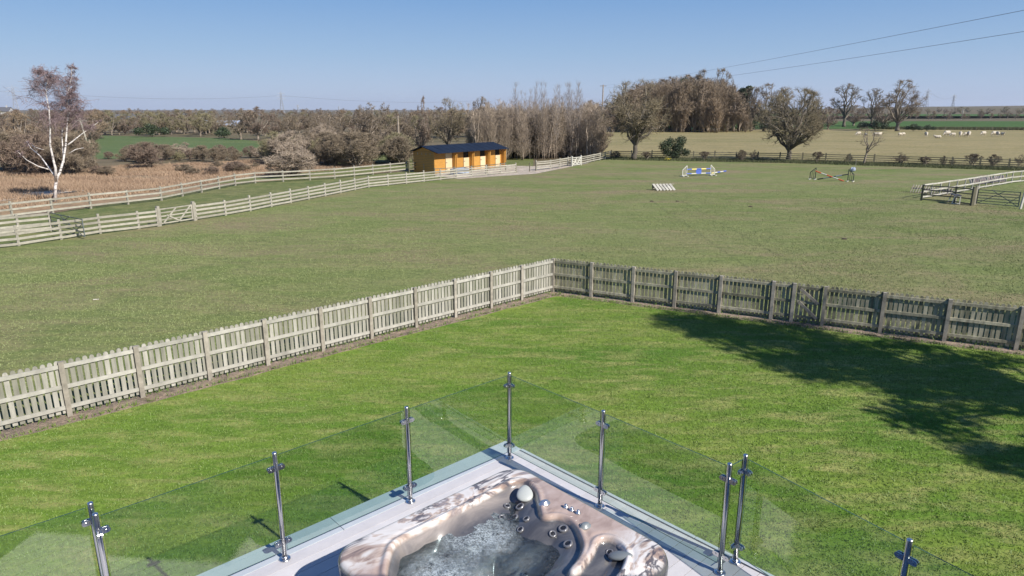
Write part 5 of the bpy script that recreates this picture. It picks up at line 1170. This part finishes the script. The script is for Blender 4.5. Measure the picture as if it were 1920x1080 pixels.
# ------------------------------------------------------------------ sheep
def sheep_mesh(seed, graze=True, lying=False):
    bm = bmesh.new(); rg = random.Random(seed)
    def ball(c, s, rot=0):
        r_ = bmesh.ops.create_uvsphere(bm, u_segments=20, v_segments=14, radius=1)
        for v in r_['verts']: v.co = Matrix.Rotation(rot, 3, 'Y') @ Vector((v.co.x * s[0], v.co.y * s[1], v.co.z * s[2])) + Vector(c)
    dz = -.36 if lying else 0
    ball((0, 0, .62 + dz), (.52, .25, .27)); ball((-.28, 0, .63 + dz), (.28, .26, .27)); ball((.3, 0, .63 + dz), (.25, .23, .26))
    hz_ = .38 if graze and not lying else .86 + dz
    ball((.55, 0, (.62 + dz + hz_) / 2), (.2, .11, .15), .7 if graze else -.7); ball((.72, 0, hz_), (.15, .075, .085), .9 if graze else .3)
    for s in (-1, 1): ball((.66, s * .1, hz_ + .05), (.03, .07, .02))
    ball((-.56, 0, .6 + dz), (.06, .05, .14))
    if not lying:
        for x, y in ((.3, .12), (.34, -.12), (-.34, .13), (-.3, -.13)):
            ball((x, y, .4), (.08, .075, .16)); ball((x + .01, y, .2), (.038, .036, .21))
    me = bpy.data.meshes.new('tmp'); bm.to_mesh(me); bm.free()
    o = bpy.data.objects.new('tmp', me); COL.objects.link(o); md = o.modifiers.new('r', 'REMESH'); md.mode = 'VOXEL'; md.voxel_size = .028; md.use_smooth_shade = True
    bpy.context.view_layer.update(); ev = o.evaluated_get(bpy.context.evaluated_depsgraph_get()); out = bpy.data.meshes.new_from_object(ev); out.name = 'sheep'
    bpy.data.objects.remove(o); bpy.data.meshes.remove(me)
    out.materials.clear(); out.materials.append(M['wool']); at = out.attributes.new('tone', 'FLOAT', 'FACE'); at.data.foreach_set('value', [.5] * len(out.polygons)); return out
SG, SU, SL = sheep_mesh(1), sheep_mesh(2, False), sheep_mesh(3, True, True)
SH = [(1496, 258.5, 1.25, 150, SG, 'sheep grazing behind the wide oak, left of its neighbour'), (1508, 261, 1.15, 200, SG, 'sheep grazing just right of the wide oak trunk'), (1609, 255.5, 1.1, 200, SG, 'first sheep left of the thin young tree'), (1623, 257, .9, 90, SG, 'sheep half hidden by the thin young tree'), (1643, 257, 1.1, 170, SG, 'left one of the two sheep right of the thin young tree'), (1648, 257, 1.1, 30, SU, 'right one of the two sheep right of the thin young tree'), (1687, 256, .9, 20, SG, 'left one of the pair of small sheep under the largest oak'), (1693, 255.5, .9, 200, SG, 'right one of the pair of small sheep under the largest oak'), (1736, 257, 1.2, 250, SG, 'single sheep standing right of the largest oak'), (1758, 259, 1.1, 170, SL, 'pale sheep lying on the pasture'), (1775, 256.5, 1.45, 200, SG, 'large sheep just right of the lying one'), (1786, 257, 1.0, 180, SG, 'small sheep beside the large one'), (1800, 257, 1.3, 240, SG, 'sheep in the middle of the right-hand flock'), (1811, 257, 1.1, 190, SG, 'dark-sided sheep, left of a close pair'), (1816, 257, 1.35, 240, SG, 'bright sheep, right of a close pair'), (1843, 255.5, 1.2, 200, SG, 'lone sheep between the two groups at the right'), (1863, 255.5, 1.2, 200, SG, 'left one of the last three sheep at the right'), (1870, 256, 1.2, 250, SG, 'middle one of the last three sheep at the right'), (1879, 256.5, 1.05, 260, SU, 'rightmost sheep of the flock')]
for x, y, s, rz, me, lab in SH: tag(obj('sheep', me, None, G(x, y) + Vector((0, 0, .012)), R(rz), s), lab, 'sheep')

# ------------------------------------------------------------------ poles, wires, pylons, far buildings
def pylon(x, ybase, ytop, dist, label, rz=0):
    a = (x - 960) / F; y = dist; X = a * (y * math.cos(PITCH)); 
    b = -(ytop - 540) / F; ry = math.cos(PITCH) + b * math.sin(PITCH); rz_ = -math.sin(PITCH) + b * math.cos(PITCH); t = y / ry; X = a * t; Ht = CH + rz_ * t + 4
    r = empty('pylon', (X, y, -4), rz, label, 'pylon'); m = MB(int(x)); th = .55 * dist / 1500
    def wd(z): return Ht * (.085 * (1 - z / Ht / .75) if z < Ht * .6 else .017) + .6
    lv = [0, .16, .3, .42, .52, .6, .7, .8, .9]
    for i in range(len(lv) - 1):
        z0, z1 = lv[i] * Ht, lv[i + 1] * Ht; w0, w1 = wd(z0), wd(z1)
        for sx, sy in ((1, 1), (1, -1), (-1, 1), (-1, -1)): m.beam((sx * w0, sy * w0, z0), (sx * w1, sy * w1, z1), th, th)
        for sy in (1, -1):
            m.beam((-w0, sy * w0, z0), (w1, sy * w1, z1), th * .55, th * .55); m.beam((w0, sy * w0, z0), (-w1, sy * w1, z1), th * .55, th * .55)
            m.beam((sy * w0, -w0, z0), (sy * w1, w1, z1), th * .55, th * .55)
    m.beam((0, 0, Ht * .9), (0, 0, Ht), th, th)
    m.build('tower', M['lattice'], r); c = MB(int(x) + 1)
    for f_, l_ in ((.9, .16), (.78, .22), (.66, .17)):
        z = Ht * f_
        for s in (-1, 1):
            c.beam((0, 0, z), (s * Ht * l_, 0, z), th, th); c.beam((0, 0, z + Ht * .045), (s * Ht * l_, 0, z), th * .6, th * .6); c.beam((s * Ht * l_, 0, z), (s * Ht * l_, 0, z - Ht * .05), th * .5, th * .5)
    c.build('cross_arm', M['lattice'], r); return [r.location + Vector((s * Ht * .2, 0, Ht * .8)) for s in (-1, 1)]
a0 = pylon(22, 200, 159, 1100, 'lattice pylon on the skyline behind the birch at the far left', .5)
a1 = pylon(526, 207, 171, 1500, 'lattice pylon on the skyline left of centre', .5)
pylon(558, 206, 196, 2600, 'tiny distant pylon just right of the one left of centre', .5)
pylon(635, 206, 199, 3200, 'faint tiny pylon farther right on the left skyline', .5)
b0 = pylon(1741, 195, 166, 1700, 'lattice pylon on the right skyline, right of the largest oak', .3)
b1 = pylon(1790, 196, 176, 2300, 'smaller lattice pylon on the right skyline', .3)
def wire(label, a, b, sag, r, n=24, name='power_line'):
    m = MB(1); a = Vector(a); b = Vector(b); pts = [a.lerp(b, i / n) - Vector((0, 0, sag * 4 * (i / n) * (1 - i / n))) for i in range(n + 1)]; m.tube(pts, r, 5)
    o = m.build(name, M['wire'], None, True); tag(o, label, 'cable'); return o
wire('power line hanging between the two pylons on the left skyline', a0[1], a1[0], 9, .16)
wire('power line sagging right from the pylon left of centre', a1[1], a1[1] + Vector((420, 500, -2)), 10, .18)
wire('power line leaving the far-left pylon towards the left edge', a0[0], a0[0] + Vector((-380, -150, 0)), 7, .14)
wire('power line hanging between the two pylons on the right skyline', b0[1], b1[0], 8, .2)
wire('upper overhead cable crossing the sky at the top right', (17.3, -20, 9.3), (18.9, 150, 10.6), .75, .008, 40)
wire('lower overhead cable crossing the sky at the top right', (18.9, -20, 9.0), (20.1, 150, 10.2), .95, .008, 40)
def pole(label, q, h, r0=.13, lean=0.0, arm=True, mat='bark', loc=None):
    r = empty('utility_pole', loc or G(*q), 0, label, 'pole'); m = MB(2); m.tube([(0, 0, 0), (lean * h, 0, h)], [r0, r0 * .8], 8); m.build('shaft', M[mat], r)
    c = MB(3); c.beam((lean * h * .97 - .7, 0, h - .25), (lean * h * .97 + .7, 0, h - .25), .1, .1); c.build('cross_arm', M[mat], r)
pole('wooden power pole rising between the poplars and the nearest oak', None, 10.8, .15, loc=Vector((19.5, 150, 0)))
pole('wooden pole standing behind the round bush left of the stable', (749, 292), hgt((749, 292), 217), .14)
pole('pale leaning pole right of the birch', (175, 306), hgt((175, 306), 222), .09, -.15, mat='rail')
pole('pole leaning in the far hedge at the right', (1802, 224), hgt((1802, 224), 204), .3, .1, mat='rail')
def house(label, q, w_, d_, eh, rh, wall, roof, rz=0, name='house', wins=2):
    r = empty(name, G(*q), rz, label, 'house' if name == 'house' else name.replace('_', ' ')); m = MB(5); m.box((0, 0, eh / 2), (w_, d_, eh)); 
    m.add([(-w_ / 2 + .01, -d_ / 2 + .01, eh), (-w_ / 2 + .01, d_ / 2 - .01, eh), (-w_ / 2 + .01, 0, rh - .05), (w_ / 2 - .01, -d_ / 2 + .01, eh), (w_ / 2 - .01, d_ / 2 - .01, eh), (w_ / 2 - .01, 0, rh - .05)], [(0, 1, 2), (3, 5, 4)]); m.build('wall', M[wall], r)
    f = MB(6)
    for s in (-1, 1):
        a = [(-w_ / 2 - .3, s * (d_ / 2 + .3), eh - .15), (w_ / 2 + .3, s * (d_ / 2 + .3), eh - .15), (w_ / 2 + .3, 0, rh), (-w_ / 2 - .3, 0, rh)]; vs = a + [(p[0], p[1], p[2] + .12) for p in a]
        f.add(vs, [(0, 1, 2, 3), (7, 6, 5, 4), (0, 4, 5, 1), (1, 5, 6, 2), (2, 6, 7, 3), (3, 7, 4, 0)])
    ro = f.build('roof', M[roof], r)
    if wins:
        c = MB(7); c.box((w_ * .32, 0, rh + .4), (.7, .7, 1.4)); c.build('chimney', M[wall], ro)
    for i in range(wins):
        k = MB(8 + i); k.box((-w_ * .3 + i * w_ * .6 / max(wins - 1, 1), -d_ / 2 - .02, eh * .6), (1.0, .06, 1.0)); k.build('window', M['dark'], r)
house('white house half hidden in the trees left of the nearest oak', (1127, 233), 9, 7, 4.2, 6.6, 'white_wall', 'slate', .4)
house('dark barn at the back of the meadow on the left', (258, 238), 13, 8, 2.6, 4.0, 'slate', 'slate', .2, 'barn', 0)
house('small shed with a bluish roof at the right end of the green meadow', (419, 249), 8, 5, 2.0, 2.9, 'dark_wood', 'tarp', .1, 'shed', 0)
house('white farmhouse on the far right skyline', (1888, 209), 26, 12, 8, 13, 'white_wall', 'slate', .2)
house('low grey farm building left of the white farmhouse on the skyline', (1850, 209), 30, 14, 6, 10, 'slate', 'slate', .1, 'barn', 0)
house('pale cottage at the left edge of the skyline', (4, 222), 12, 8, 4.5, 7, 'white_wall', 'slate', .2)

# ------------------------------------------------------------------ ground cover that nobody could count
def tufts(name, poly, n, hmin, hmax, wd, mat, seed, blades=3, z=0, spread=.05, dens=None, margin=0):
    rs = np.random.RandomState(seed); P_ = np.array([(p.x, p.y) for p in poly]); lo, hi = P_.min(0), P_.max(0); pts = np.zeros((0, 2))
    while len(pts) < n:
        c = rs.uniform(lo, hi, (n, 2)); ins = np.zeros(n, bool)
        for i in range(len(P_)):
            ax, ay = P_[i]; bx, by = P_[(i + 1) % len(P_)]
            ins ^= ((ay > c[:, 1]) != (by > c[:, 1])) & (c[:, 0] < (bx - ax) * (c[:, 1] - ay) / (by - ay + 1e-12) + ax)
        if dens is not None: ins &= rs.random_sample(n) < dens(c)
        pts = np.vstack([pts, c[ins]])
    pts = pts[:n]; m = n * blades; base = np.repeat(pts, blades, 0) + rs.normal(0, spread, (m, 2)); an = rs.uniform(0, 2 * np.pi, m); h = rs.uniform(hmin, hmax, m); w2 = wd * rs.uniform(.6, 1.3, m)
    lean = rs.normal(0, .45, (m, 2)) * h[:, None]; dx, dy = np.cos(an) * w2, np.sin(an) * w2
    V = np.empty((m, 3, 3)); V[:, 0] = np.c_[base[:, 0] - dx, base[:, 1] - dy, np.full(m, z)]; V[:, 1] = np.c_[base[:, 0] + dx, base[:, 1] + dy, np.full(m, z)]; V[:, 2] = np.c_[base + lean, z + h]
    me = bpy.data.meshes.new(name); me.vertices.add(m * 3); me.vertices.foreach_set('co', V.ravel()); me.loops.add(m * 3); me.loops.foreach_set('vertex_index', np.arange(m * 3, dtype=np.int32))
    me.polygons.add(m); me.polygons.foreach_set('loop_start', np.arange(0, m * 3, 3, dtype=np.int32)); me.update(calc_edges=True); me.materials.append(M[mat])
    pt = .5 + .25 * np.sin(pts[:, 0] * .9 + 1.7 * np.sin(pts[:, 1] * .5)) + .25 * np.sin(pts[:, 1] * 1.1 + 2 * np.sin(pts[:, 0] * .37)); tone = np.repeat(rs.random_sample(n) * .6 + pt * .4, blades) * .65 + rs.random_sample(m) * .35; at = me.attributes.new('tone', 'FLOAT', 'FACE'); at.data.foreach_set('value', tone.astype(np.float32))
    o = bpy.data.objects.new(name, me); COL.objects.link(o); return tag(o, kind='stuff')
vis_lawn = [CORN + LN * .42 + RD * .3, CORN + LD * 17 + LN * .4, Vector((-13, 7, 0)), Vector((-5, 4.5, 0)), Vector((0, 8, 0)), Vector((5, 4.5, 0)), Vector((11, 6.5, 0)), CORN + RD * 18 + RN * .42]
o = tufts('lawn_grass', vis_lawn, 150000, .010, .034, .006, 'blade', 1, 3, .026, .03); tag(o, 'bright green short lawn grass between the terrace and the picket fence', 'grass')
rough_poly = px((0, 396), (80, 388), (460, 335), (700, 312), (700, 302), (480, 302), (100, 317), (-40, 324))
o = tufts('marsh_grass', rough_poly, 24000, .08, .34, .022, 'dead', 2, 4, 0, .12, lambda c: np.clip(.45 + .7 * np.sin(c[:, 0] * .3 + 2 * np.sin(c[:, 1] * .35)) * np.sin(c[:, 1] * .8 + c[:, 0] * .25), .03, 1)); tag(o, 'rough tan dead grass on the marsh behind the left fences', 'grass')
pad = [CORN + LD * 17 - LN * .08, CORN - LN * .08 - RN * .08, CORN + RD * 20 - RN * .08] + px((1930, 345), (1500, 312), (1150, 305), (930, 335), (690, 358), (300, 432), (-40, 482)) 
M['pad_blade'] = toned('grazed grass blades', (.155, .195, .065), (.255, .278, .12), .8)
o = tufts('paddock_grass', pad, 130000, .010, .038, .012, 'pad_blade', 3, 3, .012, .07, lambda c: np.clip(1.3 - c[:, 1] / 44, 0, 1) * np.clip(.75 + .3 * np.sin(c[:, 0] * .7 + 1.5 * np.sin(c[:, 1] * .4)), .2, 1)); tag(o, 'grazed olive grass tufts across the near half of the paddock', 'grass')
o = tufts('hedge_bottom', px((1146, 300), (1470, 306), (1930, 321), (1930, 315), (1470, 300), (1146, 295)), 9000, .08, .32, .02, 'blade_dark', 5, 4, .01, .1); tag(o, 'longer dark grass along the foot of the far paddock fence', 'grass')
o = tufts('field_edge', [Vector((108, 206, 0)), Vector((190, 189, 0)), Vector((189, 186.5, 0)), Vector((108, 203, 0))], 4500, .3, 1.0, .1, 'blade_dark', 6, 4, .01, .4); tag(o, 'dark rough growth between the sheep pasture and the green field', 'grass')
def fringe():
    rs = random.Random(8); m = MB(97)
    for i in range(2600):
        t = rs.random(); s = rs.uniform(0, 21); base = CORN + (LD if t < .5 else RD) * s + (LN if t < .5 else RN) * (-.04 + rs.gauss(0, .05) if rs.random() < .55 else .36 + rs.gauss(0, .03)); base.z = .02
        for k in range(3):
            a = rs.uniform(0, 6.28); h = rs.uniform(.03, .12); d = Vector((math.cos(a), math.sin(a), 0)) * .008; m.face([base - d, base + d, base + Vector((rs.gauss(0, .03), rs.gauss(0, .03), h))])
    o = m.build('weeds', M['blade'], None); tag(o, 'weeds and grass growing along the foot of the picket fence', 'weeds', kind='stuff')
fringe()

# ------------------------------------------------------------------ air
def haze():
    m = bpy.data.materials.new('thin haze'); m.use_nodes = True; t = m.node_tree; t.nodes.clear(); out = N(t, 'ShaderNodeOutputMaterial'); v = N(t, 'ShaderNodeVolumePrincipled')
    v.inputs['Density'].default_value = .00008; v.inputs['Color'].default_value = (.82, .88, 1, 1); v.inputs['Anisotropy'].default_value = .2; t.links.new(v.outputs[0], out.inputs['Volume'])
    b = MB(1); b.box((0, 0, 30.1), (12200, 12200, 79.8)); o = b.build('haze', m); tag(o, kind='stuff')
haze()
